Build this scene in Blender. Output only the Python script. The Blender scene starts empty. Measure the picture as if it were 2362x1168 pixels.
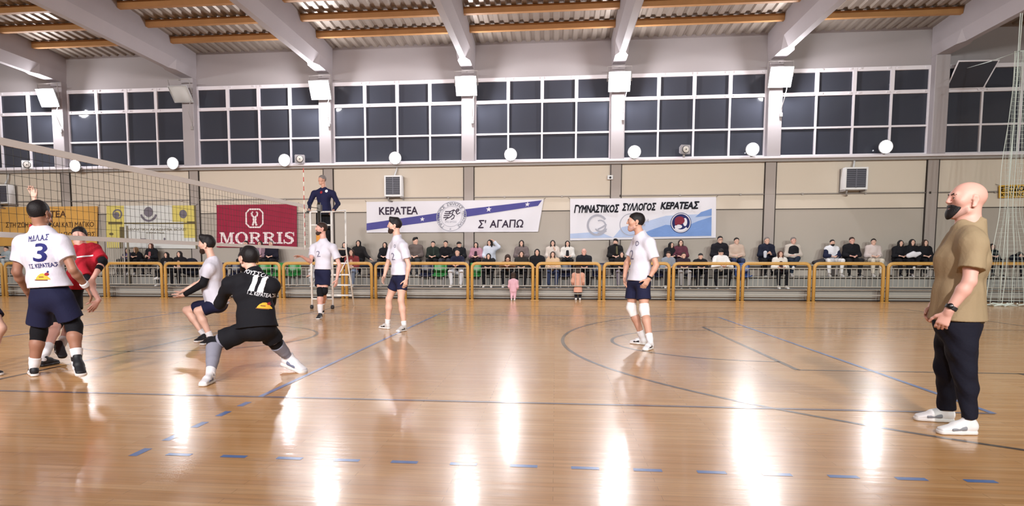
import bpy, bmesh, math, random
import numpy as np
from mathutils import Vector, Matrix
from mathutils.bvhtree import BVHTree

# ---------------------------------------------------------------- camera, world, exposure
SC = bpy.context.scene
COL = SC.collection
IW, IH = 2362, 1168
F, CX, CY, YAW, PITCH, CAMH = 1552.73, 1109.81, 735.40, -.10923, -.08681, 1.2005
fwd = np.array([math.sin(YAW)*math.cos(PITCH), math.cos(YAW)*math.cos(PITCH), math.sin(PITCH)])
rgt = np.array([math.cos(YAW), -math.sin(YAW), 0.])
upv = np.cross(rgt, fwd)
cam = bpy.data.cameras.new('camera')
cam.sensor_width = 36; cam.lens = F/IW*36
cam.shift_x = (IW/2-CX)/IW; cam.shift_y = (CY-IH/2)/IW
cam.clip_end = 200; cam.clip_start = .05
camo = bpy.data.objects.new('camera', cam); COL.objects.link(camo)
M3 = Matrix((rgt, upv, -fwd)).transposed()
camo.matrix_world = Matrix.Translation((0, 0, CAMH)) @ M3.to_4x4()
SC.camera = camo
w = bpy.data.worlds.new('night_sky'); SC.world = w; w.use_nodes = True
w.node_tree.nodes['Background'].inputs[0].default_value = (.02, .022, .035, 1)
w.node_tree.nodes['Background'].inputs[1].default_value = 1
vs = SC.view_settings
vs.view_transform = 'Standard'; vs.look = 'None'; vs.gamma = 1; vs.use_curve_mapping = False
vs.exposure = 0.25
HI_W, LO_W, OPP_W = 270, 190, 5600      # watts of the hall's floodlights

def ray(px, py):
    d = rgt*((px-CX)/F) + upv*(-(py-CY)/F) + fwd
    return d
def P(px, py, Y):
    "world point seen at a pixel, on the vertical plane at depth Y"
    d = ray(px, py); return np.array([0, 0, CAMH]) + d*(Y/d[1])
def PX(px, py, X):
    d = ray(px, py); return np.array([0, 0, CAMH]) + d*(X/d[0])
def G(px, py, z=0.):
    d = ray(px, py); return np.array([0, 0, CAMH]) + d*((z-CAMH)/d[2])

# ---------------------------------------------------------------- materials
def lin(c):
    return tuple(((v/255)/12.92 if v/255 <= .04045 else ((v/255+.055)/1.055)**2.4) for v in c)
MATS = {}
def mat(name, c=(128, 128, 128), rough=.6, spec=.5, metal=0., emit=0., bump=None, var=0., coat=0., vscale=8., alpha=None):
    if name in MATS: return MATS[name]
    m = bpy.data.materials.new(name); m.use_nodes = True
    nt = m.node_tree; b = nt.nodes['Principled BSDF']
    col = lin(c)+(1,)
    b.inputs['Base Color'].default_value = col
    b.inputs['Roughness'].default_value = rough
    b.inputs['Specular IOR Level'].default_value = spec
    b.inputs['Metallic'].default_value = metal
    if coat: b.inputs['Coat Weight'].default_value = coat; b.inputs['Coat Roughness'].default_value = .1
    if emit:
        b.inputs['Emission Color'].default_value = col; b.inputs['Emission Strength'].default_value = emit
    tc = None
    if var or bump:
        tc = nt.nodes.new('ShaderNodeTexCoord')
    if var:
        n = nt.nodes.new('ShaderNodeTexNoise'); n.inputs['Scale'].default_value = vscale; n.inputs['Detail'].default_value = 4
        nt.links.new(tc.outputs['Object'], n.inputs['Vector'])
        mx = nt.nodes.new('ShaderNodeMix'); mx.data_type = 'RGBA'
        mx.inputs[6].default_value = tuple(v*(1-var) for v in col[:3])+(1,)
        mx.inputs[7].default_value = tuple(min(1, v*(1+var)) for v in col[:3])+(1,)
        nt.links.new(n.outputs['Fac'], mx.inputs[0]); nt.links.new(mx.outputs[2], b.inputs['Base Color'])
    if bump:
        sc_, st = bump
        n = nt.nodes.new('ShaderNodeTexNoise'); n.inputs['Scale'].default_value = sc_; n.inputs['Detail'].default_value = 3
        nt.links.new(tc.outputs['Object'], n.inputs['Vector'])
        bp = nt.nodes.new('ShaderNodeBump'); bp.inputs['Strength'].default_value = st; bp.inputs['Distance'].default_value = .02
        nt.links.new(n.outputs['Fac'], bp.inputs['Height']); nt.links.new(bp.outputs[0], b.inputs['Normal'])
    MATS[name] = m
    return m
def cloth(name, c, rough=.85):
    return mat('cloth_'+name, c, rough, .25, bump=(60, .12), var=.06, vscale=5)

# ---------------------------------------------------------------- object helpers
def tag(o, label=None, cat=None, group=None, kind=None):
    if label: o['label'] = label
    if cat: o['category'] = cat
    if group: o['group'] = group
    if kind: o['kind'] = kind
    return o
def link(o, parent=None):
    COL.objects.link(o)
    if parent is not None:
        o.parent = parent
        o.matrix_parent_inverse = Matrix.Identity(4)
    return o
def empty(name, loc=(0, 0, 0), rz=0.):
    o = bpy.data.objects.new(name, None); o.location = loc; o.rotation_euler = (0, 0, rz); o.empty_display_size = .1
    return link(o)
class MB:
    "collects shapes, then links them as one mesh object"
    def __init__(s): s.v = []; s.f = []; s.m = []; s.sm = []; s.mi = 0
    def add(s, vs, fs, smooth=False):
        n = len(s.v); s.v += [tuple(map(float, v)) for v in vs]
        for f in fs: s.f.append(tuple(i+n for i in f)); s.m.append(s.mi); s.sm.append(smooth)
        return s
    def box(s, a, b, bev=0.):
        x0, y0, z0 = a; x1, y1, z1 = b
        if bev <= 0:
            v = [(x, y, z) for x in (x0, x1) for y in (y0, y1) for z in (z0, z1)]
            return s.add(v, [(0, 1, 3, 2), (4, 6, 7, 5), (0, 4, 5, 1), (2, 3, 7, 6), (0, 2, 6, 4), (1, 5, 7, 3)])
        bm = bmesh.new(); bmesh.ops.create_cube(bm, size=1)
        for q in bm.verts: q.co = ((x0+x1)/2+q.co.x*(x1-x0), (y0+y1)/2+q.co.y*(y1-y0), (z0+z1)/2+q.co.z*(z1-z0))
        bmesh.ops.bevel(bm, geom=bm.edges[:], offset=bev, segments=2, affect='EDGES', profile=.5)
        return s.bm(bm)
    def bm(s, bm, smooth=False):
        bm.verts.index_update()
        s.add([v.co for v in bm.verts], [tuple(v.index for v in f.verts) for f in bm.faces], smooth); bm.free(); return s
    def tube(s, pts, r, n=8, caps=True, closed=False):
        pts = [np.array(p, float) for p in pts]; m = len(pts)
        rr = r if hasattr(r, '__len__') else [r]*m
        prev = None; rings = []
        for i in range(m):
            a = pts[(i-1) % m] if (closed or i > 0) else pts[i]
            b = pts[(i+1) % m] if (closed or i < m-1) else pts[i]
            t = b-a; t = t/(np.linalg.norm(t)+1e-12)
            if prev is None:
                q = np.array([0, 0, 1.]) if abs(t[2]) < .9 else np.array([1., 0, 0])
                u = np.cross(t, q)
            else: u = prev-t*np.dot(prev, t)
            u /= np.linalg.norm(u)+1e-12; prev = u; w_ = np.cross(t, u)
            rings.append([pts[i]+rr[i]*(math.cos(2*math.pi*k/n)*u+math.sin(2*math.pi*k/n)*w_) for k in range(n)])
        v = [p for R_ in rings for p in R_]; f = []
        for i in range(m if closed else m-1):
            j = (i+1) % m
            for k in range(n): f.append((i*n+k, i*n+(k+1) % n, j*n+(k+1) % n, j*n+k))
        s.add(v, f, n > 5)
        if caps and not closed:
            b0 = len(s.v)-len(v)
            s.f.append(tuple(b0+k for k in range(n-1, -1, -1))); s.m.append(s.mi); s.sm.append(False)
            s.f.append(tuple(b0+(m-1)*n+k for k in range(n))); s.m.append(s.mi); s.sm.append(False)
        return s
    def lathe(s, prof, c, ax=(0, 0, 1), n=24):
        ax = np.array(ax, float); ax /= np.linalg.norm(ax)
        q = np.array([0, 0, 1.]) if abs(ax[2]) < .9 else np.array([1., 0, 0])
        u = np.cross(ax, q); u /= np.linalg.norm(u); w_ = np.cross(ax, u); c = np.array(c, float)
        v = [c+ax*h+r*(math.cos(2*math.pi*k/n)*u+math.sin(2*math.pi*k/n)*w_) for r, h in prof for k in range(n)]
        f = [(i*n+k, i*n+(k+1) % n, (i+1)*n+(k+1) % n, (i+1)*n+k) for i in range(len(prof)-1) for k in range(n)]
        return s.add(v, f, True)
    def prism(s, poly, h0, h1, ax='y'):
        "polygon in (x,z) swept along y, or in (x,y) swept along z"
        n = len(poly)
        mk = (lambda p, h: (p[0], h, p[1])) if ax == 'y' else ((lambda p, h: (p[0], p[1], h)) if ax == 'z' else (lambda p, h: (h, p[0], p[1])))
        v = [mk(p, h0) for p in poly]+[mk(p, h1) for p in poly]
        f = [tuple(range(n)), tuple(range(2*n-1, n-1, -1))]+[(i, i+n, (i+1) % n+n, (i+1) % n) for i in range(n)]
        return s.add(v, f)
    def build(s, name, mats, parent=None, loc=None, recalc=True):
        me = bpy.data.meshes.new(name)
        o = bpy.data.objects.new(name, me)
        off = np.zeros(3)
        if loc is not None: off = np.array(loc, float); o.location = loc
        elif parent is not None: off = np.array(world_of(parent))
        v = np.array(s.v)-off if len(s.v) else []
        me.from_pydata([tuple(q) for q in v], [], s.f)
        for m_ in (mats if isinstance(mats, (list, tuple)) else [mats]): me.materials.append(m_)
        me.polygons.foreach_set('material_index', s.m); me.polygons.foreach_set('use_smooth', s.sm)
        if recalc:
            bm = bmesh.new(); bm.from_mesh(me); bmesh.ops.recalc_face_normals(bm, faces=bm.faces[:]); bm.to_mesh(me); bm.free()
        me.update()
        return link(o, parent)
def world_of(o):
    p = np.zeros(3)
    while o is not None: p = p+np.array(o.location); o = o.parent
    return p
def copy_thing(o, loc, label=None, parent=None):
    c = o.copy(); COL.objects.link(c)
    if parent is None: c.location = loc
    else: c.parent = parent
    if label: c['label'] = label
    for ch in [q for q in bpy.data.objects if q.parent == o]: copy_thing(ch, None, None, c)
    return c

# ---------------------------------------------------------------- lettering
def text_mesh(body, size=1., bold=0., shear=0., spacing=1.):
    body = body.translate(str.maketrans('ΑΒΕΖΗΙΚΜΝΟΡΤΥΧ', 'ABEZHIKMNOPTYX'))     # same letter shapes, cleaner outlines
    cu = bpy.data.curves.new('t', 'FONT'); cu.body = body; cu.size = size; cu.shear = shear; cu.space_character = spacing
    cu.align_x = 'CENTER'; cu.align_y = 'CENTER'; cu.resolution_u = 3; cu.fill_mode = 'FRONT'
    o = bpy.data.objects.new('t', cu); COL.objects.link(o)
    dg = bpy.context.evaluated_depsgraph_get(); dg.update()
    me = bpy.data.meshes.new_from_object(o.evaluated_get(dg))
    v = np.array([q.co[:] for q in me.vertices]).reshape(-1, 3); f = [tuple(p.vertices) for p in me.polygons]
    bpy.data.objects.remove(o); bpy.data.curves.remove(cu); bpy.data.meshes.remove(me)
    v = v[:, :2]
    if bold:
        V = []; F_ = []
        for dx, dy in ((0, 0), (bold, 0), (-bold, 0), (0, bold), (0, -bold), (bold*.7, bold*.7), (-bold*.7, -bold*.7), (bold*.7, -bold*.7), (-bold*.7, bold*.7)):
            F_ += [tuple(t+len(V)*len(v) for t in q) for q in f]; V.append(v+np.array([dx, dy]))
        v, f = np.concatenate(V), F_
    return v, f
def fit_text(body, wd, ht, **k):
    v, f = text_mesh(body, 1., **k)
    lo, hi = v.min(0), v.max(0)
    return (v-(lo+hi)/2)/(hi-lo)*np.array([wd, ht]), f
def stroke(pts, wd):
    "flat stroke along a polyline -> (verts2d, faces)"
    pts = [np.array(p, float) for p in pts]; v = []; f = []
    ww = wd if hasattr(wd, '__len__') else [wd]*len(pts)
    for i, p in enumerate(pts):
        t = pts[min(i+1, len(pts)-1)]-pts[max(i-1, 0)]; t /= np.linalg.norm(t)+1e-9
        n = np.array([-t[1], t[0]]); v += [p+n*ww[i]/2, p-n*ww[i]/2]
    for i in range(len(pts)-1): f.append((2*i, 2*i+1, 2*i+3, 2*i+2))
    return np.array(v), f
def ring2(cx, cy, rx, ry, tx, ty, n=40, a0=0, a1=2*math.pi):
    v = []; f = []
    for i in range(n+1):
        a = a0+(a1-a0)*i/n
        v += [(cx+rx*math.cos(a), cy+ry*math.sin(a)), (cx+(rx-tx)*math.cos(a), cy+(ry-ty)*math.sin(a))]
    for i in range(n): f.append((2*i, 2*i+1, 2*i+3, 2*i+2))
    return np.array(v), f
def disc2(cx, cy, rx, ry, n=40):
    return np.array([(cx+rx*math.cos(2*math.pi*i/n), cy+ry*math.sin(2*math.pi*i/n)) for i in range(n)]), [tuple(range(n))]
def rect2(x0, y0, x1, y1):
    return np.array([(x0, y0), (x1, y0), (x1, y1), (x0, y1)]), [(0, 1, 2, 3)]
def star2(cx, cy, r):
    return np.array([(cx+(r if i % 2 == 0 else r*.42)*math.sin(math.pi*i/5), cy+(r if i % 2 == 0 else r*.42)*math.cos(math.pi*i/5)) for i in range(10)]), [tuple(range(10))]
# ---------------------------------------------------------------- the hall
X0, X1, Y0, WY = -25., 17.5, -6.5, 22.7
COLX = [-22.3, -17.45, -12.6, -7.75, -2.9, 1.95, 6.8, 11.65, 16.5]
ZS, ZT, ZB, ZR = 4.43, 7.16, 7.42, 8.3     # sill, window head, beam soffit, eaves

def struct(o, label=None, cat=None):
    o['kind'] = 'structure'
    if label: o['label'] = label
    if cat: o['category'] = cat
    return o

def floor_material():
    m = bpy.data.materials.new('parquet'); m.use_nodes = True; nt = m.node_tree; N = nt.nodes; L = nt.links
    b = N['Principled BSDF']; tc = N.new('ShaderNodeTexCoord')
    br = N.new('ShaderNodeTexBrick'); br.inputs['Scale'].default_value = 1; br.inputs['Brick Width'].default_value = 1.1; br.inputs['Row Height'].default_value = .07
    br.inputs['Mortar Size'].default_value = .0012; br.inputs['Bias'].default_value = -.1
    br.inputs['Color1'].default_value = lin((204, 155, 100))+(1,); br.inputs['Color2'].default_value = lin((218, 174, 122))+(1,); br.inputs['Mortar'].default_value = lin((150, 114, 76))+(1,)
    L.new(tc.outputs['Object'], br.inputs['Vector'])
    mp = N.new('ShaderNodeMapping'); mp.inputs['Scale'].default_value = (.9, 16, 1); L.new(tc.outputs['Object'], mp.inputs['Vector'])
    no = N.new('ShaderNodeTexNoise'); no.inputs['Scale'].default_value = 1.6; no.inputs['Detail'].default_value = 5; L.new(mp.outputs[0], no.inputs['Vector'])
    cr = N.new('ShaderNodeValToRGB'); cr.color_ramp.elements[0].position = .3; cr.color_ramp.elements[1].position = .75
    cr.color_ramp.elements[0].color = (.78, .74, .70, 1); cr.color_ramp.elements[1].color = (1.06, 1.04, 1.0, 1)
    L.new(no.outputs['Fac'], cr.inputs[0])
    mx = N.new('ShaderNodeMix'); mx.data_type = 'RGBA'; mx.blend_type = 'MULTIPLY'; mx.inputs[0].default_value = 1
    L.new(br.outputs['Color'], mx.inputs[6]); L.new(cr.outputs[0], mx.inputs[7]); L.new(mx.outputs[2], b.inputs['Base Color'])
    b.inputs['Roughness'].default_value = .26; b.inputs['Specular IOR Level'].default_value = .4
    b.inputs['Coat Weight'].default_value = .32; b.inputs['Coat Roughness'].default_value = .09
    mp2 = N.new('ShaderNodeMapping'); mp2.inputs['Scale'].default_value = (2.2, 14, 1); L.new(tc.outputs['Object'], mp2.inputs['Vector'])
    n2 = N.new('ShaderNodeTexNoise'); n2.inputs['Scale'].default_value = 1.; n2.inputs['Detail'].default_value = 2; L.new(mp2.outputs[0], n2.inputs['Vector'])
    bp = N.new('ShaderNodeBump'); bp.inputs['Strength'].default_value = .10; bp.inputs['Distance'].default_value = .012
    L.new(n2.outputs['Fac'], bp.inputs['Height']); L.new(bp.outputs[0], b.inputs['Normal']); L.new(bp.outputs[0], b.inputs['Coat Normal'])
    return m
mfloor = floor_material()
def paint(name, c): return mat(name, c, .28, .55, coat=.5)
mblue = paint('court_paint_blue', (86, 122, 184)); mdark = paint('court_paint_dark', (58, 44, 40)); mslate = paint('court_paint_slate', (88, 82, 104))

fl = MB()
fl.add([(X0, Y0, 0), (X1, Y0, 0), (X1, WY, 0), (X0, WY, 0)], [(0, 1, 2, 3)])
ZL = .0012
def fline(a, b, wd, mi, z=ZL):
    a = np.array(a, float); b = np.array(b, float); t = (b-a)/np.linalg.norm(b-a); n = np.array([-t[1], t[0]])*wd/2
    fl.mi = mi; fl.add([(*(a+n), z), (*(a-n), z), (*(b-n), z), (*(b+n), z)], [(0, 1, 2, 3)])
def farc(c, r, a0, a1, wd, mi, n=64, z=ZL):
    fl.mi = mi; v = []
    for i in range(n+1):
        a = math.radians(a0+(a1-a0)*i/n)
        v += [(c[0]+(r+wd/2)*math.cos(a), c[1]+(r+wd/2)*math.sin(a), z), (c[0]+(r-wd/2)*math.cos(a), c[1]+(r-wd/2)*math.sin(a), z)]
    fl.add(v, [(2*i, 2*i+1, 2*i+3, 2*i+2) for i in range(n)])
ATX, NSL = -2.572, 5.598            # volleyball attack line, near sideline
FSL, NETX, ENDX = NSL+9, -5.572, 3.428
# basketball court
fline((-5.57, 2.5), (-5.57, 17.5), .05, 2); farc((-5.57, 10.03), 1.8, 0, 360, .05, 2)
farc((6.87, 10.03), 6.75, 112, 248, .05, 2); fline((6.87-6.75*math.sin(math.radians(22)), 10.03+6.75*math.cos(math.radians(22))), (8.5, 16.29), .05, 2); fline((6.87-6.75*math.sin(math.radians(22)), 10.03-6.75*math.cos(math.radians(22))), (8.5, 3.77), .05, 2)
farc((2.65, 10.03), 1.8, 90, 270, .05, 2); fline((2.65, 7.63), (2.65, 12.43), .06, 2)
fline((2.65, 7.63), (8.5, 7.63), .05, 2); fline((2.65, 12.43), (8.5, 12.43), .05, 2); fline((8.5, 2.5), (8.5, 17.5), .05, 2)
for k in (4.9, 5.9, 6.9): fline((k, 7.53), (k, 7.63), .05, 2)
fline((-19.6, 17.5), (8.5, 17.5), .05, 2); fline((-19.6, 2.5), (8.5, 2.5), .05, 2)
# volleyball court
fline((-14.57, NSL), (ENDX, NSL), .05, 3, ZL*1.6); fline((-14.57, FSL), (ENDX, FSL), .05, 1, ZL*1.6)
for xx in (ATX, ENDX): fline((xx, NSL), (xx, FSL), .05, 1, ZL*2)
fline((-8.57, NSL), (-8.57, FSL), .05, 1, ZL*2)
for k in range(5):
    y = NSL-.22-.355*k
    fline((ATX, y), (ATX, y-.17), .055, 1)
    fline((ATX, FSL+.2+.35*k), (ATX, FSL+.35+.35*k), .05, 1)
for k in range(18):
    x = ATX+.19+.355*k
    fline((x, NSL-1.75), (x+.16, NSL-1.75), .05, 1)
floor_o = struct(fl.build('floor', [mfloor, mblue, mdark, mslate], recalc=False), 'polished tan parquet sports floor with dark and blue court lines', 'floor')

mup = mat('plaster_cream', (206, 194, 180), .8, .2, var=.04, vscale=.6); mlow = mat('plaster_taupe', (172, 163, 154), .8, .2, var=.04, vscale=.6)
mcon = mat('concrete_paint', (160, 153, 156), .75, .25, var=.06, vscale=1.2); mgrey = mat('grey_metal_trim', (150, 144, 142), .55, .4)
mhead = mat('lintel_paint', (154, 147, 149), .8, .2, var=.05, vscale=.8)
mframe = mat('window_frame_white', (214, 208, 214), .5, .4); mnight = mat('night_glass', (58, 60, 69), .08, .3)
mjointshade = mat('dark_joint_and_shade', (62, 56, 54), .8, .1)

wl = MB()
wl.box((X0, WY, 2.83), (X1, WY+.3, ZS)); wl.mi = 1; wl.box((X0, WY, 0), (X1, WY+.3, 2.83)); wl.mi = 2
wl.box((X0, WY, ZT), (X1, WY+.3, 9.2)); wl.mi = 3
wl.box((X0, WY-.012, 2.815), (X1, WY, 2.84))
struct(wl.build('wall_back', [mup, mlow, mhead, mjointshade]), 'long cream and taupe wall behind the spectators, under the night windows', 'wall')
for nm, bx, lb in (('wall_left', ((X0-.3, Y0, 0), (X0, WY, 9.4)), 'end wall beyond the net'), ('wall_right', ((X1, Y0, 0), (X1+.3, WY, 9.4)), 'end wall beyond the hanging net'), ('wall_front', ((X0, Y0-.3, 0), (X1, Y0, 9.4)), 'wall on the near side of the court')):
    struct(MB().box(*bx).build(nm, mup), lb, 'wall')
# columns, their flush strips below the sill
for i, x in enumerate(COLX):
    c = MB().box((x-.21, WY-.28, ZS+.02), (x+.21, WY+.02, ZB), .02)
    struct(c.build('column', mcon), None)
    s_ = MB(); s_.box((x-.16, WY-.05, 0), (x+.16, WY, ZS-.06)); s_.mi = 1
    s_.box((x-.185, WY-.06, 0), (x-.16, WY, ZS-.06)); s_.box((x+.16, WY-.06, 0), (x+.185, WY, ZS-.06))
    struct(s_.build('trim_pilaster', [mat('pilaster_grey', (160, 150, 145), .7), mjointshade]))
# sill rail and cable conduit along the wall
s_ = MB().box((X0, WY-.34, ZS-.05), (X1, WY, ZS+.02), .012); s_.mi = 1; s_.box((X0, WY-.2, ZS-.12), (X1, WY, ZS-.05))
struct(s_.build('trim_sill', [mframe, mgrey]), 'white sill rail running under the night windows', 'sill')
s_ = MB().tube([(X0, WY-.03, 3.3), (X1, WY-.03, 3.3)], .022)
for x in np.arange(X0+.5, X1, 1.9): s_.box((x-.03, WY-.05, 3.265), (x+.03, WY, 3.33))
struct(s_.build('trim_conduit', mat('conduit_grey', (150, 142, 136), .5)), 'thin grey conduit running along the wall above the banners', 'conduit')

# windows: four by three panes between the columns, top row tall frames
ordn = ['first', 'second', 'third', 'fourth', 'fifth', 'sixth', 'seventh', 'eighth']
ZR1, ZR2 = 6.40, 5.36
for i in range(8):
    xa, xb = COLX[i]+.2, COLX[i+1]-.2
    fr = MB(); yb = WY+.08; yf = WY-.02
    if i == 7: fr_skip = True
    for z, t in ((ZS+.05, .05), (ZR2, .028), (ZR1, .055), (ZT-.04, .06)): fr.box((xa, yf, z-t), (xb, yb, z+t))
    for k in range(5):
        x = xa+(xb-xa)*k/4; t = .05 if k in (0, 4) else .028
        fr.box((x-t, yf-.005, ZS), (x+t, yb, ZT))
        if 0 < k < 4: fr.box((x-.055, yf-.012, ZR1), (x+.055, yb, ZT))
    for k in range(4):
        for e in (.12, .88):
            x = xa+(xb-xa)*(k+e)/4; fr.box((x-.03, yf-.03, ZR1-.02), (x+.03, yf, ZR1+.03)); fr.box((x-.03, yf-.03, ZT-.06), (x+.03, yf, ZT-.01))
    wo = fr.build('window_%d' % (i+1), mframe)
    struct(wo, '%s night window bay along the back wall, counted from the net end' % ordn[i], 'window')
    MB().box((xa, WY+.04, ZS), (xb, WY+.06, ZT)).build('glass', mnight, wo)
    if i == 7:   # one sash standing open
        sx0, sx1 = xa+.05, xa+(xb-xa)/4
        a = [(sx0, WY-.03, ZR1+.05), (sx1, WY-.03, ZR1+.05), (sx1+.12, WY-.5, ZT-.02), (sx0+.06, WY-.5, ZT-.02)]
        sash = MB().tube(a, .03, 6, closed=True); sash.build('open_sash', mframe, wo)
        MB().add(a, [(0, 1, 2, 3)]).build('sash_glass', mnight, wo)

# beams: broad at the top, narrow soffit that flares into an end block at the column
bys = [(Y0, .09), (21.15, .09), (21.45, .19), (WY, .19)]
for x in COLX:
    v = []; f = []
    for y, hw in bys: v += [(x-hw, y, ZB), (x+hw, y, ZB), (x+.22, y, ZB+.34), (x+.22, y, ZR+1.), (x-.22, y, ZR+1.), (x-.22, y, ZB+.34)]
    for i in range(3):
        for k in range(6): f.append((i*6+k, i*6+(k+1) % 6, i*6+6+(k+1) % 6, i*6+6+k))
    f += [tuple(range(5, -1, -1)), tuple(range(18, 24))]
    struct(MB().add(v, f).build('beam', mcon))
# purlins and the corrugated roof deck
mwood = mat('purlin_timber', (168, 122, 76), .6, .3, var=.18, vscale=3)
RS = .05
roofz = lambda y: ZR+RS*(WY-y)
for k in range(21):
    y = 21.2-1.32*k
    if y < Y0+.3: break
    z = roofz(y)
    pu = MB()
    for a, b in zip(COLX[:-1], COLX[1:]): pu.box((a+.22, y-.07, z-.20), (b-.22, y+.07, z-.01))
    struct(pu.build('purlin', mwood))
mdeck = mat('galvanised_deck', (152, 140, 130), .42, .5, metal=.45, var=.08, vscale=2)
v = []; f = []; px_ = .30; prof = [(0, 0), (.13, 0), (.165, .055), (.265, .055)]
xs = []; x = X0
while x < X1:
    xs += [(x+a, h) for a, h in prof]; x += px_
for a, h in xs: v += [(a, WY+.2, roofz(WY+.2)+h), (a, Y0, roofz(Y0)+h)]
for i in range(len(xs)-1): f.append((2*i, 2*i+1, 2*i+3, 2*i+2))
struct(MB().add(v, f).build('ceiling', mdeck, recalc=False), 'corrugated metal roof deck over timber purlins', 'ceiling')

# stepped stand
mstep = mat('stand_concrete', (150, 148, 144), .8, .25, var=.07, vscale=1.5)
T1Y, T2Y, T1Z, T2Z = 20.62, 21.55, .34, .69
st = MB(); st.box((X0, T1Y, 0), (X1, WY-.06, T1Z)); st.box((X0, T2Y, T1Z), (X1, WY-.06, T2Z)); st.mi = 1
st.box((X0, T1Y-.03, T1Z-.035), (X1, T1Y, T1Z)); st.box((X0, T2Y-.03, T2Z-.035), (X1, T2Y, T2Z)); st.mi = 2
st.box((X0, T1Y-.012, T1Z-.06), (X1, T1Y, T1Z-.035)); st.box((X0, T2Y-.012, T2Z-.06), (X1, T2Y, T2Z-.035)); st.box((X0, T2Y-.01, T1Z), (X1, T2Y, T1Z+.03)); st.box((X0, T1Y-.012, 0), (X1, T1Y, .04))  # dark strips under the nosings paint in the shadow line of each step
tag(st.build('grandstand', [mstep, mat('step_nosing', (186, 184, 178), .7), mjointshade]), 'grey two-step concrete grandstand behind the yellow barriers', 'grandstand', kind='structure')
# ---------------------------------------------------------------- lamps
mlens = mat('lamp_glow', (250, 250, 255), .3, .3, emit=25.); mhouse = mat('lamp_housing', (176, 176, 178), .5, .4); mdk = mat('dark_plastic', (40, 40, 44), .5, .4)
mlensoff = mat('unlit_lens', (196, 198, 200), .25, .5)
def spot_light(name, loc, power, parent, d, ang=2.7, r=.15, col=(.97, .97, 1.)):
    l = bpy.data.lights.new(name, 'SPOT'); l.energy = power; l.color = col; l.shadow_soft_size = r; l.spot_size = ang; l.spot_blend = 1.
    o = bpy.data.objects.new(name, l); o.location = Vector(loc)-Vector(world_of(parent)); o.rotation_euler = Vector(d).to_track_quat('-Z', 'Y').to_euler(); link(o, parent); return o
def point_light(name, loc, power, parent, r=.2, col=(.97, .97, 1.)):
    l = bpy.data.lights.new(name, 'POINT'); l.energy = power; l.color = col; l.shadow_soft_size = r
    o = bpy.data.objects.new(name, l); o.location = Vector(loc)-Vector(world_of(parent)); link(o, parent); return o
def floodlight(x, y, z, s, power, label, on=True, group='wall floodlights under the beams', tilt=.55):
    "square floodlight on a bracket, face turned into the hall (s=-1 looks towards -Y) and down"
    root = tag(empty('floodlight', (x, y, z)), label, 'lamp', group)
    n = np.array([0, s*math.cos(tilt), -math.sin(tilt)]); u = np.array([0, s*math.sin(tilt), math.cos(tilt)]); c = np.array([x, y, z])
    def q(a, b, d): return c+np.array([1, 0, 0])*a+u*b+n*d
    h = MB(); w1, w2 = .33, .2
    v = [q(a*w1, b*w1*.9, 0) for a, b in ((-1, -1), (1, -1), (1, 1), (-1, 1))]+[q(a*w2, b*w2, -.22) for a, b in ((-1, -1), (1, -1), (1, 1), (-1, 1))]
    h.add(v, [(3, 2, 1, 0), (4, 5, 6, 7), (0, 1, 5, 4), (1, 2, 6, 5), (2, 3, 7, 6), (3, 0, 4, 7)])
    h.tube([q(a*w1, b*w1*.9, .01) for a, b in ((-1, -1), (1, -1), (1, 1), (-1, 1))], .022, 6, closed=True)
    h.build('housing', mhouse, root)
    b_ = MB().tube([q(-w1-.04, 0, -.05), q(-w1-.04, .42, -.2), q(w1+.04, .42, -.2), q(w1+.04, 0, -.05)], .018, 6)
    b_.tube([q(0, .42, -.2), q(0, .42, -.2)+np.array([0, -s*.12, .02])], .03, 6); b_.build('bracket', mgrey, root)
    g = MB(); m_ = 7
    for i in range(m_+1):
        for j in range(m_+1):
            a = (i/m_*2-1); b = (j/m_*2-1); g.v.append(tuple(q(a*w1*.93, b*w1*.84, .012+.06*(1-a*a)*(1-b*b))))
    for i in range(m_):
        for j in range(m_): g.f.append((i*(m_+1)+j, (i+1)*(m_+1)+j, (i+1)*(m_+1)+j+1, i*(m_+1)+j+1)); g.m.append(0); g.sm.append(True)
    g.build('lens', mlens if on else mlensoff, root, recalc=False)
    cb = MB().tube([q(.3, -.1, -.15), (x+.18, y+.1, z-.55), (x+.16, WY-.33 if s < 0 else y-.1, z-.9), (x+.15, WY-.33 if s < 0 else y-.1, z-1.05)], .012, 5)
    cb.box((x+.12, (WY-.36 if s < 0 else y-.12), z-1.12), (x+.2, (WY-.3 if s < 0 else y-.06), z-1.0)); cb.build('cable', mgrey, root)
    if on and s < 0: point_light('floodlight_bulb', q(0, 0, .34), power, root, .15)
    elif on: spot_light('floodlight_bulb', q(0, 0, .12), power, root, (0, 1, -.19), math.radians(76), .25, (.93, 1., .95) if x > 6 or x < -14 else (1., .955, .945))
    return root
HL = [('far net-end', -17.45), (None, -12.6), ('third', -7.75), ('fourth', -2.9), ('fifth', 1.95), ('sixth', 6.8)]
names = ['lit floodlight under the beam end beyond the net, with glare on the wall', 'unlit white floodlight under the second beam, above the net tape', 'lit floodlight under the beam over the seated referee stand column',
         'lit floodlight on the column right above the emblem banner', 'lit floodlight on the column above the small white camera box', 'lit floodlight under the beam on the right, nearest the wall heater']
for (t, x), lb in zip(HL, names):
    floodlight(x, WY-.68, 6.78, -1, HI_W, lb, on=(x != -12.6), tilt=.45 if x != -12.6 else .75)
for i, x in enumerate((-17.45, -12.6, -7.75, -2.9, 1.95, 6.8, 11.65)):
    floodlight(x, Y0+.62, 6.9, 1, OPP_W, 'lit floodlight on the near side wall behind the viewpoint', group='near side floodlights')
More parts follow.
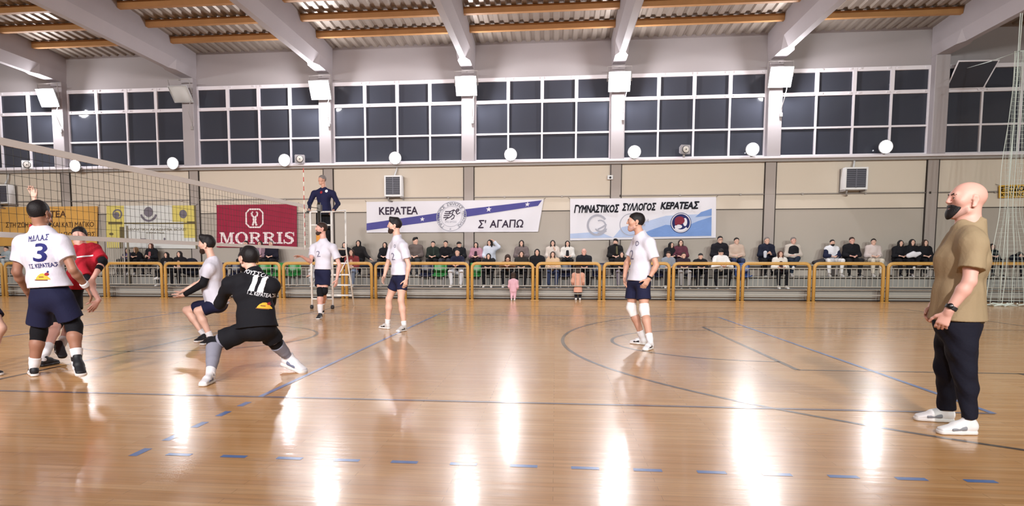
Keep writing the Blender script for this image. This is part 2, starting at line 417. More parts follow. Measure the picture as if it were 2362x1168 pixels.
lowx = [175, 400, 657, 912, 1178, 1463, 1735, 2042]; lowy = [383, 377, 370, 365, 357, 351, 345, 339]
lown = ['first', 'second', 'third', 'fourth', 'fifth', 'sixth', 'seventh', 'eighth']
for i, (px, py) in enumerate(zip(lowx, lowy)):
    p = P(px, py, WY-.42)
    root = tag(empty('sill_lamp', p), '%s small round lamp standing on the window sill, counted from the net' % lown[i], 'lamp', 'round lamps on the window sill')
    MB().lathe([(.02, .12), (.11, .12), (.17, .04), (.21, -.02), (.21, -.05), (.19, -.05)], p, (0, 1, .1)).build('housing', mhouse, root)
    MB().lathe([(.0, -.10), (.09, -.09), (.15, -.06), (.19, -.035)], p, (0, 1, .1)).build('lens', mlens, root)
    MB().box((p[0]-.03, p[1]+.06, ZS+.02), (p[0]+.03, p[1]+.10, p[2])).build('bracket', mgrey, root)
    spot_light('sill_lamp_bulb', p+np.array([0, -.13, 0]), LO_W, root, (0, -1, -.15), 2.6, .12)

# ---------------------------------------------------------------- heaters, loudspeakers, camera box on the wall
mwhite = mat('enamel_white', (214, 214, 216), .5, .4); mgrille = mat('grille_dark', (62, 62, 72), .6, .4)
def heater(pxa, pya, pxb, pyb, label):
    a = P(pxa, pya, WY-.45); b = P(pxb, pyb, WY-.45); x0, x1, z1, z0 = a[0], b[0], a[2], b[2]
    root = tag(empty('air_heater', ((x0+x1)/2, WY-.25, z0)), label, 'heater', 'wall air heaters')
    bd = MB().box((x0, WY-.42, z0), (x1, WY-.1, z1), .015)
    for q in ((x0, x0+.05, z0, z1), (x1-.05, x1, z0, z1), (x0+.051, x1-.051, z0, z0+.06), (x0+.051, x1-.051, z1-.05, z1)): bd.box((q[0], WY-.45, q[2]), (q[1], WY-.421, q[3]))
    bd.build('casing', mwhite, root)
    MB().box((x0+.05, WY-.425, z0+.05), (x1-.05, WY-.4205, z1-.05)).build('recess', mgrille, root)
    g = MB(); n = 9
    for k in range(n):
        z = z0+.08+(z1-z0-.16)*(k+.5)/n; g.box((x0+.05, WY-.445, z-.012), (x1-.05, WY-.422, z+.012))
    g.box(((x0+x1)/2-.015, WY-.45, z0+.05), ((x0+x1)/2+.015, WY-.44, z1-.05)); g.build('louvre_grille', mat('louvre_grey', (92, 92, 104), .5), root)
    br = MB(); 
    for x in (x0+.03, x1-.03): br.box((x-.02, WY-.42, z0-.05), (x+.02, WY-.013, z0)); br.box((x-.02, WY-.04, z0-.1), (x+.02, WY-.013, z1))
    br.tube([((x0+x1)/2-.2, WY-.3, z0), ((x0+x1)/2-.2, WY-.25, z0-.12), ((x0+x1)/2-.1, WY-.06, z0-.15)], .025, 6)
    br.build('bracket', mgrey, root)
    MB().tube([((x0+x1)/2, WY-.2, z1), ((x0+x1)/2+.06, WY-.1, z1+.25), ((x0+x1)/2+.06, WY-.06, ZS-.12)], .03, 6).build('pipe', mwhite, root)
heater(886, 405, 926, 453, 'white wall air heater above the striped emblem banner'); heater(1950, 386, 2001, 437, 'white wall air heater beside the right-hand column, above the seated women in black')
heater(-22, 426, 20, 470, 'wall air heater at the left edge, seen through the net above the orange banner')
def speaker(px, py, label, rz=0.3, sz=.3, body=None):
    p = P(px, py, WY-.42)
    root = tag(empty('wall_loudspeaker', p, 0), label, 'loudspeaker', 'loudspeakers on the window sill')
    c, s = math.cos(rz), math.sin(rz)
    bd = MB(); h = sz/2
    bm = bmesh.new(); bmesh.ops.create_cube(bm, size=1)
    for q in bm.verts:
        t = 1 if q.co.y < 0 else .7
        a, b_, z = q.co.x*sz*1.15*t, q.co.y*sz*.7, q.co.z*sz*t
        q.co = (p[0]+a*c-b_*s, p[1]+a*s+b_*c, p[2]+z)
    bmesh.ops.bevel(bm, geom=bm.edges[:], offset=.02, segments=2, affect='EDGES'); bd.bm(bm)
    bd.build('cabinet', body or mat('speaker_grey', (150, 146, 150), .6), root)
    f = np.array([s, -c, 0]); cc = p+f*(sz*.35+.004)
    MB().lathe([(0, .0), (h*.8, .0), (h*.8, .012)], cc, -f, 4 if False else 24).build('baffle', mdk, root)
    MB().lathe([(.02, .03), (h*.35, .012), (h*.6, .028), (h*.68, .016)], cc, f).build('cone', mat('cone_pale', (196, 190, 184), .6), root)
    MB().box((p[0]-.03, p[1], ZS+.02), (p[0]+.03, p[1]+.05, p[2])).build('bracket', mgrey, root)
speaker(692, 368, 'grey box loudspeaker beside a sill lamp, left of the referee'); speaker(1578, 346, 'grey box loudspeaker on the sill above the blue and white club banner')
speaker(62, 381, 'pale tilted loudspeaker on the sill at the far left, above the net', .7, .3, mwhite)
p = P(1408, 408, WY-.2)
cbx = tag(empty('junction_box', p), 'small white junction box with a camera on the strip above the club banner', 'box')
MB().box((p[0]-.09, WY-.16, p[2]-.08), (p[0]+.09, WY-.05, p[2]+.06), .01).build('case', mwhite, cbx); MB().lathe([(0, .06), (.03, .06), (.035, 0)], (p[0], WY-.16, p[2]-.02), (0, -1, 0)).build('lens', mdk, cbx)
MB().tube([(p[0], WY-.07, p[2]+.06), (p[0], WY-.07, ZS-.1)], .01, 5).build('cable', mgrey, cbx)

# ---------------------------------------------------------------- barriers
BY = 20.2
mbar = mat('barrier_yellow', (192, 148, 78), .42, .5); mbars = mat('barrier_bars_grey', (168, 164, 156), .5, .5)
bpx = [-110, 10, 118, 245, 378, 513, 650, 795, 862, 930, 1084, 1234, 1388, 1548, 1708, 1872, 2042, 2212, 2390]
blab = ['yellow tube barrier panel at the far left edge, mostly cut by the frame', 'yellow tube barrier panel behind the white shirt player number 3', 'yellow tube barrier panel behind the player in red',
        'yellow tube barrier panel below the yellow and white banner', 'yellow tube barrier panel behind the crouching player with the black arm sleeve', 'yellow tube barrier panel behind the player in black number 11',
        'yellow tube barrier panel behind the left legs of the referee stand', 'narrow yellow barrier gate leaf right beside the referee ladder', 'narrow yellow barrier gate leaf behind the hand of the player below the striped banner',
        'yellow tube barrier panel just right of the player below the striped banner', 'yellow tube barrier panel with the toddler in pink in front', 'yellow tube barrier panel with the child in a peach coat behind it',
        'yellow tube barrier panel behind the player with white knee pads', 'yellow tube barrier panel in front of the man in the white jacket', 'yellow tube barrier panel in front of the grey-haired man in a black vest',
        'yellow tube barrier panel in front of the three young men in hoodies', 'yellow tube barrier panel in front of the three women in black', 'yellow tube barrier panel at the right edge behind the hanging net']
for i, (a, b) in enumerate(zip(bpx[:-1], bpx[1:])):
    xa, xb = P(a, 650, BY)[0]+.015, P(b, 650, BY)[0]-.015
    root = tag(empty('barrier', ((xa+xb)/2, BY, 0)), blab[i], 'barrier', 'yellow barrier panels along the court')
    r = .048; rc = .13; H_ = 1.10; xa += r; xb -= r
    pts = [(xa, BY, 0), (xa, BY, H_-rc)]+[(xa+rc-rc*math.cos(t), BY, H_-rc+rc*math.sin(t)) for t in np.linspace(.3, math.pi/2, 4)]
    pts += [(xb-rc+rc*math.sin(t), BY, H_-rc+rc*math.cos(t)) for t in np.linspace(0, math.pi/2-.3, 4)]+[(xb, BY, H_-rc), (xb, BY, 0)]
    MB().tube(pts, r, 10).build('frame', mbar, root)
    g = MB()
    for z in (.96, .43, .2): g.tube([(xa, BY, z), (xb, BY, z)], .016, 6, caps=False)
    n = max(3, int((xb-xa)/.135))
    for k in range(1, n): x = xa+(xb-xa)*k/n; g.tube([(x, BY, .43), (x, BY, .96)], .009, 5, caps=False)
    g.build('bar_grille', mbars, root)
    for x in (xa, xb): MB().box((x-.06, BY-.06, 0), (x+.06, BY+.06, .012)).build('foot_plate', mbar, root)
# grey grille gate on the steps, beside the yellow and white banner
gx0, gx1 = P(243, 600, 21.3)[0], P(287, 600, 21.3)[0]; gz1 = P(270, 553, 21.3)[2]
root = tag(empty('stair_gate', (gx0, 21.3, T1Z)), 'pale grey barred gate standing on the step left of the seated spectators', 'gate')
MB().tube([(gx0, 21.3, T1Z), (gx0, 21.3, gz1), (gx1, 21.3, gz1), (gx1, 21.3, T1Z)], .03, 8).build('frame', mgrey, root)
g = MB()
for k in range(1, 9): x = gx0+(gx1-gx0)*k/9; g.tube([(x, 21.3, T1Z+.05), (x, 21.3, gz1)], .011, 5)
g.tube([(gx0, 21.3, T1Z+.06), (gx1, 21.3, T1Z+.06)], .015, 6); g.build('bar_grille', mbars, root)
tag(MB().tube([(gx1+.08, 21.4, T1Z), (gx1+.08, 21.4, 2.35)], .035, 8).build('gate_post', mat('post_olive', (120, 110, 92), .6), None, (gx1+.08, 21.4, T1Z)), 'tall thin olive post beside the barred gate on the step', 'post')

# ---------------------------------------------------------------- bench and bucket seats
bn = tag(empty('bench', (0, 22.3, T2Z)), 'long grey bench on the upper step carrying the back row of spectators', 'bench')
MB().box((-19, 22.0, 1.02), (13.5, 22.5, 1.06), .008).build('seat_board', mat('bench_grey', (140, 138, 132), .6), bn)
for x in np.arange(-18.5, 13.5, 1.6): MB().box((x-.03, 22.05, T2Z), (x+.03, 22.45, 1.02)).build('support_bracket', mgrey, bn)
mnavy = mat('seat_plastic_navy', (26, 30, 58), .4, .5); mgreen = mat('seat_plastic_green', (44, 128, 62), .4, .5); mblu2 = mat('seat_plastic_blue', (34, 66, 128), .4, .5)
SZ, SY = .70, 21.24
def bucket_seat(px, m, label, first=[]):
    x = P(px, 600, SY)[0]
    root = tag(empty('bucket_seat', (x, SY, T1Z)), label, 'seat', 'plastic bucket seats on the lower step')
    v = []; n = 8; prof = [(-.20, .015), (-.19, .0), (-.05, -.02), (.10, -.01), (.17, .04)]
    b = MB()
    def shell(prof, wd, th, name):
        v = []; f = []; m_ = 7
        for s_, off in ((0, 0), (1, th)):
            for (y, z) in prof:
                for k in range(m_):
                    a = (k/(m_-1)*2-1); lift = .035*a*a
                    if name == 'seat': v.append((x+a*wd, SY+y, SZ+z+lift-off))
                    else: v.append((x+a*wd*(1-.15*max(0, z-.2)), SY+y-.06*a*a+off, SZ+z))
        nn = len(prof)*m_
        for i in range(len(prof)-1):
            for k in range(m_-1):
                q = (i*m_+k, i*m_+k+1, (i+1)*m_+k+1, (i+1)*m_+k); f.append(q); f.append(tuple(nn+t for t in q[::-1]))
        bd = [k for k in range(m_)]+[i*m_+m_-1 for i in range(1, len(prof))]+[(len(prof)-1)*m_+k for k in range(m_-2, -1, -1)]+[i*m_ for i in range(len(prof)-2, 0, -1)]
        for i in range(len(bd)): a, c = bd[i], bd[(i+1) % len(bd)]; f.append((a, a+nn, c+nn, c))
        MB().add(v, f, True).build(name, m, root)
    shell(prof, .21, .02, 'seat'); shell([(.17, .03), (.20, .12), (.215, .25), (.22, .36), (.23, .41)], .215, .02, 'backrest')
    MB().box((x-.14, SY-.06, T1Z), (x-.11, SY+.08, SZ-.02)).box((x+.11, SY-.06, T1Z), (x+.14, SY+.08, SZ-.02)).box((x-.14, SY-.06, SZ-.04), (x+.14, SY+.08, SZ-.02)).build('pedestal', mgrey, root)
for px, m, lb in ((505, mnavy, 'empty navy bucket seat just behind the nape of the crouching player'), (541, mnavy, 'empty navy bucket seat between the two players at the net, right one of the pair'), (606, mgreen, 'green bucket seat right behind the shoulder of the player in black'),
                  (640, mgreen, 'green bucket seat below the man in the dark jacket, beyond the black shirt'), (675, mgreen, 'empty dark green bucket seat left of the child in pale clothes'), (868, mnavy, 'navy bucket seat draped with a dark coat, left of the player below the striped banner'),
                  (983, mnavy, 'empty navy bucket seat below the young man in a dark green jacket'), (1014, mgreen, 'green bucket seat beside the man in ripped white jeans'), (1099, mgreen, 'green bucket seat below the woman in the pink jacket'),
                  (1303, mnavy, 'empty navy bucket seat below the woman in the open white jacket'), (1383, mnavy, 'empty navy bucket seat beside the bald man'), (1518, mnavy, 'empty navy bucket seat just right of the player with white knee pads'),
                  (1599, mnavy, 'empty navy bucket seat below the right end of the club banner'), (1716, mblu2, 'bright blue bucket seat under the woman in the beige sweater')):
    bucket_seat(px, m, lb)

# ---------------------------------------------------------------- volleyball net, post, antenna
mtape = mat('net_tape_white', (232, 230, 228), .7, .2); mcord = mat('net_cord', (58, 58, 54), .8, .2)
NY0, NY1 = 5.2, 14.85
net = tag(empty('volleyball_net', (NETX, (NY0+NY1)/2, 1.43)), 'volleyball net with white top and bottom tapes spanning the court', 'net')
MB().box((NETX-.008, NY0, 2.36), (NETX+.008, NY1, 2.435)).build('top_tape', mtape, net)
MB().box((NETX-.007, NY0, 1.43), (NETX+.007, NY1, 1.485)).build('bottom_tape', mtape, net)
g = MB(); n = int((NY1-NY0)/.1)
for k in range(n+1):
    y = NY0+k*.1
    if y <= NY1: g.box((NETX-.0016, y-.0015, 1.48), (NETX+.0016, y+.0015, 2.37))
for k in range(1, 9): z = 1.48+.89*k/9; g.box((NETX-.0016, NY0, z-.0015), (NETX+.0016, NY1, z+.0015))
g.build('mesh', mcord, net)
for z in (2.40, 1.45): MB().tube([(NETX, NY1, z), (NETX, FSL+.9, z+.02)], .008, 5).build('tension_rope', mcord, net)
an = tag(empty('net_antenna', (NETX+.012, FSL, 1.43)), 'thin striped antenna rod standing on the far end of the net', 'antenna')
mred = mat('antenna_red', (196, 70, 66), .5)
a_ = MB()
for k in range(18): a_.mi = k % 2; a_.tube([(NETX+.016, FSL, 1.43+k*.1), (NETX+.016, FSL, 1.53+k*.1)], .009, 6)
a_.build('rod', [mat('antenna_white', (230, 226, 214), .5), mred], an)
MB().box((NETX+.008, FSL-.025, 1.43), (NETX+.014, FSL+.025, 2.43)).build('side_band', mtape, an)
PYY = FSL+1.
po = tag(empty('net_post', (NETX, PYY, 0)), 'net post with orange padding beside the referee stand', 'post')
MB().tube([(NETX, PYY, 0), (NETX, PYY, 2.56)], .04, 12).box((NETX-.02, PYY-.1, 2.35), (NETX+.07, PYY+.02, 2.5)).build('pole', mat('post_steel', (70, 66, 62), .4, .5, .6), po)
MB().tube([(NETX, PYY, .02), (NETX, PYY, 1.98)], .085, 14).build('padding', mat('pad_orange', (206, 140, 62), .6), po)
MB().box((NETX-.05, PYY-.12, 1.05), (NETX+.05, PYY-.05, 1.25)).build('winch', mdk, po)

# ---------------------------------------------------------------- referee stand
mst = mat('stand_white', (228, 226, 222), .45, .5)
FYs, RYs = 15.95, 17.05
xl, xr = P(718, 600, FYs)[0], P(766, 600, FYs)[0]
rs = tag(empty('referee_stand', ((xl+xr)/2, 16.4, 0)), 'white tubular referee stand with a ladder, standing behind the net post', 'stand')
zt = P(742, 489, FYs)[2]; PZ = 1.5
for x in (xl, xr):
    MB().tube([(x, FYs, .06), (x, FYs, zt)], .026, 8).build('upright', mst, rs)
    MB().lathe([(0, -.03), (.05, -.03), (.05, .03), (0, .03)], (x, FYs-.03, .055), (1, 0, 0), 14).build('wheel', mdk, rs)
rb = P(796, 707, RYs)
for x, s_ in ((xl-.05, -1), (xr+.05, 1)):
    bx = x+s_*.10
    MB().tube([(bx, RYs+.15, .0), (x, RYs-.15, PZ), (x, RYs-.15, zt+.12)], .022, 8).build('ladder_leg', mst, rs)
for k, z in enumerate((.28, .55, .82, 1.12)):
    t = z/PZ; y = RYs+.15-.3*t; e = .10*(1-t)
    MB().box((xl-.05-e, y-.04, z-.018), (xr+.05+e, y+.04, z+.018)).build('rung', mst, rs)
MB().box((xl-.04, FYs-.05, PZ-.04), (xr+.06, RYs-.1, PZ), .008).build('platform', mst, rs)
ra = MB()
for z in (zt, zt-.32): ra.tube([(xl, FYs, z), (xr, FYs, z)], .02, 8)
ra.tube([(xl, FYs, .25), (xr, FYs, .25)], .02, 8); ra.tube([(xr, FYs, zt), (xr+.05, RYs-.15, zt+.1)], .018, 8); ra.tube([(xl, FYs, zt), (xl-.05, RYs-.15, zt+.1)], .018, 8)
ra.build('guard_rail', mst, rs)
MB().tube([(xr, FYs, .55), (xr+.05, RYs-.1, 1.2)], .013, 6).tube([(xl, FYs, .55), (xl-.05, RYs-.1, 1.2)], .013, 6).build('brace', mst, rs)
MB().box((xl-.09, FYs-.03, zt-.02), (xl-.02, FYs+.2, zt+.03), .01).build('rail_pad', mdk, rs)

# ---------------------------------------------------------------- banners on the wall
def banner(name, corners, label, base, marks, wave=.012, Y=WY-.1):
    "corners TL TR BR BL in the picture -> a hung cloth; marks: (colour material, list of (verts in 0..1 x 0..1, faces))"
    C_ = [P(*c, Y) for c in corners]
    def at(u, v, d=0.):
        v = 1-v
        p = (1-u)*(1-v)*C_[0]+u*(1-v)*C_[1]+u*v*C_[2]+(1-u)*v*C_[3]
        p = p.copy(); p[1] += -d+wave*math.sin(u*23+1.3*math.sin(v*5))*(.35+.65*v)*.6+wave*.5*math.sin(u*57+v*4)
        return p
    ctr = (C_[2]+C_[3])/2
    root = tag(empty(name, ctr), label, 'banner')
    nu, nv = 60, 12; v = []; f = []
    for d in (0., -.006):
        for j in range(nv+1):
            for i in range(nu+1): v.append(at(i/nu, j/nv, d))
    o = (nu+1)*(nv+1)
    for j in range(nv):
        for i in range(nu):
            q = (j*(nu+1)+i, j*(nu+1)+i+1, (j+1)*(nu+1)+i+1, (j+1)*(nu+1)+i); f.append(q); f.append(tuple(o+t for t in q[::-1]))
    b = MB().add(v, f, True); b.build('cloth', base, root)
    for nm, m, shapes in marks:
        g = MB(); 
        for vv, ff in shapes:
            vv = np.array(vv, float)
            bm = bmesh.new(); bv = [bm.verts.new((a[0], a[1], 0)) for a in vv]
            for q in ff:
                try: bm.faces.new([bv[t] for t in q])
                except ValueError: pass
            bmesh.ops.triangulate(bm, faces=bm.faces[:])
            for _ in range(6):
                es = [e for e in bm.edges if abs(e.verts[0].co.x-e.verts[1].co.x) > .035]
                if not es: break
                bmesh.ops.subdivide_edges(bm, edges=es, cuts=1); bmesh.ops.triangulate(bm, faces=[q for q in bm.faces if len(q.verts) > 3])
            bm.verts.index_update()
            g.add([at(q.co.x, q.co.y, .007+.004*marks.index((nm, m, shapes))) for q in bm.verts], [tuple(t.index for t in q.verts) for q in bm.faces]); bm.free()
        g.build(nm, m, root, recalc=False)
    MB().tube([at(0, 1, .0), at(0, 1, 0)+np.array([-.06, .06, .05])], .006, 5).tube([at(1, 1, 0), at(1, 1, 0)+np.array([.06, .06, .05])], .006, 5).build('tie', mcord, root)
    return root
def place(vf, cx, cy, sx=1., sy=1., rot=0.):
    v, f = vf; c, s = math.cos(rot), math.sin(rot)
    return np.array([(cx+sx*(a*c-b*s), cy+sy*(a*s+b*c)) for a, b in np.array(v)]), f
def runner(cx, cy, sx, sy, wd=.05):
    "a running figure drawn in line, unit box"
    L = [[(-.15, .35), (.02, .42), (.2, .3), (.22, .14)], [(.02, .42), (-.1, .12), (.1, -.02), (.05, -.2), (-.12, -.3)], [(.0, .1), (-.2, -.12), (-.5, -.25), (-.56, -.36)],
         [(.2, .3), (.3, .08), (.5, .22)], [(-.15, .35), (-.3, .22), (-.16, .12)], [(-.62, .3), (-.18, .3)], [(-.66, .16), (-.24, .14)], [(-.7, .0), (-.26, .02)], [(-.72, -.16), (-.36, -.12)]]
    out = [place(stroke(l, wd), cx, cy, sx, sy) for l in L]
    out.append(place(ring2(.3, .4, .11, .11, wd, wd, 16), cx, cy, sx, sy)); return out
def ring_text(body, cx, cy, rx, ry, h, a0, a1, ar):
    out = []; n = len(body)
    for i, ch in enumerate(body):
        if ch == ' ': continue
        a = a0+(a1-a0)*(i+.5)/n; v, f = text_mesh(ch, 1., bold=.01)
        v = v-(v.min(0)+v.max(0))/2; v = v*h/.75
        r = a-math.pi/2; c, s = math.cos(r), math.sin(r)
        out.append((np.array([(cx+(rx*math.cos(a))+(p[0]*c-p[1]*s)*rx/ry*1., cy+ry*math.sin(a)+(p[0]*s+p[1]*c)) for p in v]), f))
    return out
bwhite = mat('banner_white', (214, 212, 220), .75, .2, var=.03, vscale=2); bstripe = mat('banner_violet_blue', (76, 74, 138), .7, .2, var=.15, vscale=3)
bink = mat('banner_ink', (52, 40, 58), .7, .2); bblack = mat('banner_black', (18, 18, 28), .7, .2); bpale = mat('banner_pale_grey', (160, 160, 172), .7, .2); bmaroon = mat('banner_maroon', (120, 40, 58), .7, .2)
bblue = mat('banner_sky_blue', (112, 142, 196), .7, .2, var=.2, vscale=1.5); bmid = mat('banner_mist_blue', (170, 184, 214), .7, .2, var=.12, vscale=2); bnavy = mat('banner_navy', (34, 40, 92), .7, .2)
AR = (1250-846)/74.   # width / height
EX, EY, ER = .494, .50, .47
def S(x, y0, y1): return y0+(y1-y0)*x
st1 = (np.array([(0.0, .07), (.425, .37), (.425, .62), (0.0, .30)]), [(0, 1, 2, 3)]); st2 = (np.array([(.565, .47), (.975, .80), (.992, 1.0-.03), (.565, .72)]), [(0, 1, 2, 3)])
banner('striped_banner', ((845, 466), (1254, 460), (1241, 535), (846, 537)), 'white banner with a diagonal blue band, white stars and a round emblem', bwhite, [
    ('blue_band', bstripe, [st1, st2]),
    ('star', bwhite, [place(star2(0, 0, .5), .327, .42, .16/AR, .16), place(star2(0, 0, .5), .703, .71, .18/AR, .18), place(star2(0, 0, .5), .915, .85, .16/AR, .16)]),
    ('emblem', bpale, [place(ring2(0, 0, .47, .47, .018, .018), EX, EY, 1/AR, 1), place(ring2(0, 0, .33, .33, .012, .012), EX, EY, 1/AR, 1)]+ring_text('ΓΥΜΝΑΣΤΙΚΟΣ ΣΥΛΛΟΓΟΣ ΚΕΡΑΤΕΑΣ', EX, EY, .4/AR, .4, .10, math.radians(235), math.radians(-55), AR)+[place(fit_text('ΕΤΟΣ ΙΔΡΥΣΕΩΣ', .36, .06), EX, EY-.17, 1/AR, 1), place(star2(0, 0, .04), EX, EY-.4, 1/AR, 1)]),
    ('runner_emblem', bink, runner(EX+.01, EY+.03, .42/AR, .42, .07)),
    ('lettering', bink, [place(fit_text('ΚΕΡΑΤΕΑ', .225, .25, bold=.02, shear=.1), .185, .70, 1, 1, .02), place(fit_text("Σ'", .042, .26, bold=.02), .675, .25), place(fit_text('ΑΓΑΠΩ', .19, .25, bold=.02, shear=-.05), .815, .26)])])
AR2 = 337/95.
banner('club_banner', ((1315, 459), (1652, 455), (1651, 549), (1315, 555)), 'pale blue club banner with black slanted lettering and a round badge', bwhite, [
    ('sky_field', bmid, [(np.array([(.30, .05), (.97, .05), (.97, .60), (.66, .56), (.5, .40), (.36, .30)]), [(0, 1, 2, 3, 4, 5)]), (np.array([(.0, .05), (.30, .05), (.2, .2), (.0, .16)]), [(0, 1, 2, 3)])]),
    ('blue_field', bblue, [(np.array([(.44, .05), (.97, .05), (.97, .52), (.88, .42), (.80, .30), (.66, .34), (.56, .22)]), [(0, 1, 2, 3, 4, 5, 6)]), (np.array([(.86, .52), (.97, .55), (.97, .72), (.9, .64)]), [(0, 1, 2, 3)])]),
    ('grey_emblem', bpale, [place(ring2(0, 0, .26, .26, .05, .05, 32, .6, 5.9), .19, .36, 1/AR2, 1), place(ring2(0, 0, .15, .15, .035, .035, 24, -2.6, 2.), .21, .34, 1/AR2, 1), place(stroke([(-.1, -.08), (.02, -.02), (.12, .04)], .04), .22, .33, 1/AR2, 1), place(stroke([(-.1, -.17), (.12, -.12)], .03), .22, .33, 1/AR2, 1), place(ring2(0, 0, .27, .27, .02, .02), .42, .36, 1/AR2, 1), place(rect2(-.5, -.5, .5, .5), .50, .35, .04, .05), place(fit_text('1984', .06, .09), .515, .45)]),
    ('badge_disc', bnavy, [place(disc2(0, 0, .25, .25), .763, .38, 1/AR2, 1)]),
    ('badge_ring', bwhite, [place(ring2(0, 0, .235, .235, .02, .02), .763, .38, 1/AR2, 1), place(ring2(0, 0, .21, .21, .05, .05, 24, -2.4, -.7), .763, .38, 1/AR2, 1), place(disc2(.1, .02, .05, .1), .763, .38, 1/AR2, 1), place(disc2(-.06, -.09, .09, .05), .763, .38, 1/AR2, 1)]),
    ('badge_figure', bmaroon, [place(disc2(-.03, .06, .12, .10), .763, .38, 1/AR2, 1), place(disc2(-.11, .0, .04, .06), .763, .38, 1/AR2, 1)]),
    ('lettering', bblack, [place(fit_text('ΓΥΜΝΑΣΤΙΚΟΣ', .315, .20, bold=.045, shear=.25), .185, .755, 1, 1, .0), place(fit_text('ΣΥΛΛΟΓΟΣ', .235, .19, bold=.045, shear=.25), .478, .785), place(fit_text('ΚΕΡΑΤΕΑΣ', .265, .19, bold=.045, shear=.25), .755, .81)])])
bcrim = mat('banner_crimson', (146, 36, 62), .75, .2, var=.08, vscale=4); boff = mat('banner_print_white', (232, 216, 218), .75, .2)
def slab():
    "MORRIS in a wide slab-serif, each glyph from strokes, box 0..1 x 0..1"
    sh = []; x = 0.
    def R(a, b, c, d): sh.append(rect2(x+a, b, x+c, d))
    def Q(*p): sh.append((np.array([(x+a, b) for a, b in p]), [tuple(range(len(p)))]))
    s = .12
    # M
    R(.10, 0, .20, 1); R(.92, 0, 1.14, 1); Q((.10, 1), (.36, 1), (.72, .12), (.56, .0)); Q((.56, 0), (.72, .12), (1.02, 1), (.90, 1)); R(0, 0, .34, s); R(.78, 0, 1.28, s); R(0, 1-s, .3, 1); R(.95, 1-s, 1.28, 1); x += 1.36
    def O():
        sh.append(ring2(x+.55, .5, .55, .53, .24, .13, 40))
    O(); x += 1.20
    for _ in range(2):
        R(.12, 0, .36, 1); R(0, 0, .52, s); R(0, 1-s, .5, 1)
        sh.append(ring2(x+.5, .73, .46, .27, .22, .12, 24, -math.pi/2, math.pi/2)); R(.36, 1-s, .52, 1); R(.36, .46, .52, .46+s)
        Q((.46, .5), (.72, .5), (1.0, .1), (1.14, .14), (1.14, 0), (.86, 0)); x += 1.2
    R(.12, 0, .38, 1); R(0, 0, .5, s); R(0, 1-s, .5, 1); x += .58
    sh.append(stroke([(x+.86, .80), (x+.74, .93), (x+.48, .97), (x+.22, .88), (x+.20, .70), (x+.44, .56), (x+.70, .44), (x+.76, .26), (x+.62, .08), (x+.38, .03), (x+.14, .12), (x+.04, .24)], [.05, .1, .13, .2, .24, .24, .24, .24, .18, .13, .1, .05]))
    R(.82, .66, .90, 1); R(0, 0, .08, .36); x += .92
    return [(np.array(v)/np.array([x, 1]), f) for v, f in sh]
AR3 = 184/97.
mor = [(np.array([(.04+.93*a, .085+.27*b) for a, b in v]), f) for v, f in slab()]
rr = [(.17*a, .20*b) for a, b in ((-1, -.6), (-1, .6), (-.6, 1), (.6, 1), (1, .6), (1, -.6), (.6, -1), (-.6, -1))]
sq = stroke([(a, b) for a, b in rr+[rr[0], rr[1]]], .035)
banner('red_banner', ((499, 473), (684, 471), (685, 571), (500, 571)), 'crimson banner with white slab lettering and a boxed figure logo', bcrim, [
    ('lettering', boff, mor),
    ('logo', boff, [place(sq, .48, .68, 1.15/AR3, 1.05)]+[place(stroke(l, t), .48, .68, 1/AR3, 1) for l, t in (([(-.07, .13), (-.06, .06), (0, .02), (.06, .06), (.07, .13)], .04), ([(0, .02), (0, -.05)], .09), ([(0, -.03), (-.05, -.17)], .045), ([(0, -.03), (.05, -.17)], .045), ([(-.07, .13), (-.035, .15)], .03), ([(.07, .13), (.035, .15)], .03))])])
byel = mat('banner_yellow', (206, 190, 106), .75, .2, var=.08, vscale=3); bgr = mat('banner_grey_mark', (112, 106, 116), .75, .2); bol = mat('banner_olive', (104, 92, 62), .75, .2); bpaper = mat('banner_paper', (206, 206, 204), .75, .2, var=.03, vscale=3)
AR4 = 206/96.
banner('yellow_banner', ((246, 475), (451, 474), (455, 574), (246, 572)), 'white banner with yellow ends and small crests, seen through the net', bpaper, [
    ('yellow_field', byel, [rect2(.0, .0, .2, 1), rect2(.74, .62, 1, 1), rect2(.86, .25, 1, .62)]),
    ('crest', bgr, [place(ring2(0, 0, .12, .12, .035, .035), .125, .80, 1/AR4, 1), place(disc2(0, 0, .07, .07), .115, .78, 1/AR4, 1), place(disc2(0, 0, .11, .12), .475, .85, 1/AR4, 1), place(ring2(0, 0, .2, .2, .05, .05, 24, math.pi*1.05, math.pi*1.95), .475, .82, 1/AR4, 1), place(disc2(0, 0, .09, .1), .86, .80, 1/AR4, 1), place(rect2(-.5, -.5, .5, .5), .41, .18, .06, .10), place(disc2(0, 0, .025, .03), .645, .22, 1/AR4, 1)]),
    ('ribbon', bol, [rect2(.02, .56, .18, .62), rect2(.2, .57, .9, .60), rect2(.9, .57, .995, .63), rect2(.985, .0, 1., 1.), rect2(.15, 0, .2, .5)]),
    ('lettering', bol, [place(fit_text('ΑΘΛΗΤΙΚΗ ΑΚΑΔΗΜΙΑ ΒΟΛΕΪ', .66, .07), .56, .45), place(fit_text('ΚΕΡΑΤΕΑ', .2, .03), .55, .36), place(disc2(0, 0, .05, .03), .055, .33, 1/AR4, 1)])])
bora = mat('banner_orange', (208, 158, 84), .75, .2, var=.12, vscale=2.5); bbr = mat('banner_brown', (88, 58, 38), .75, .2)
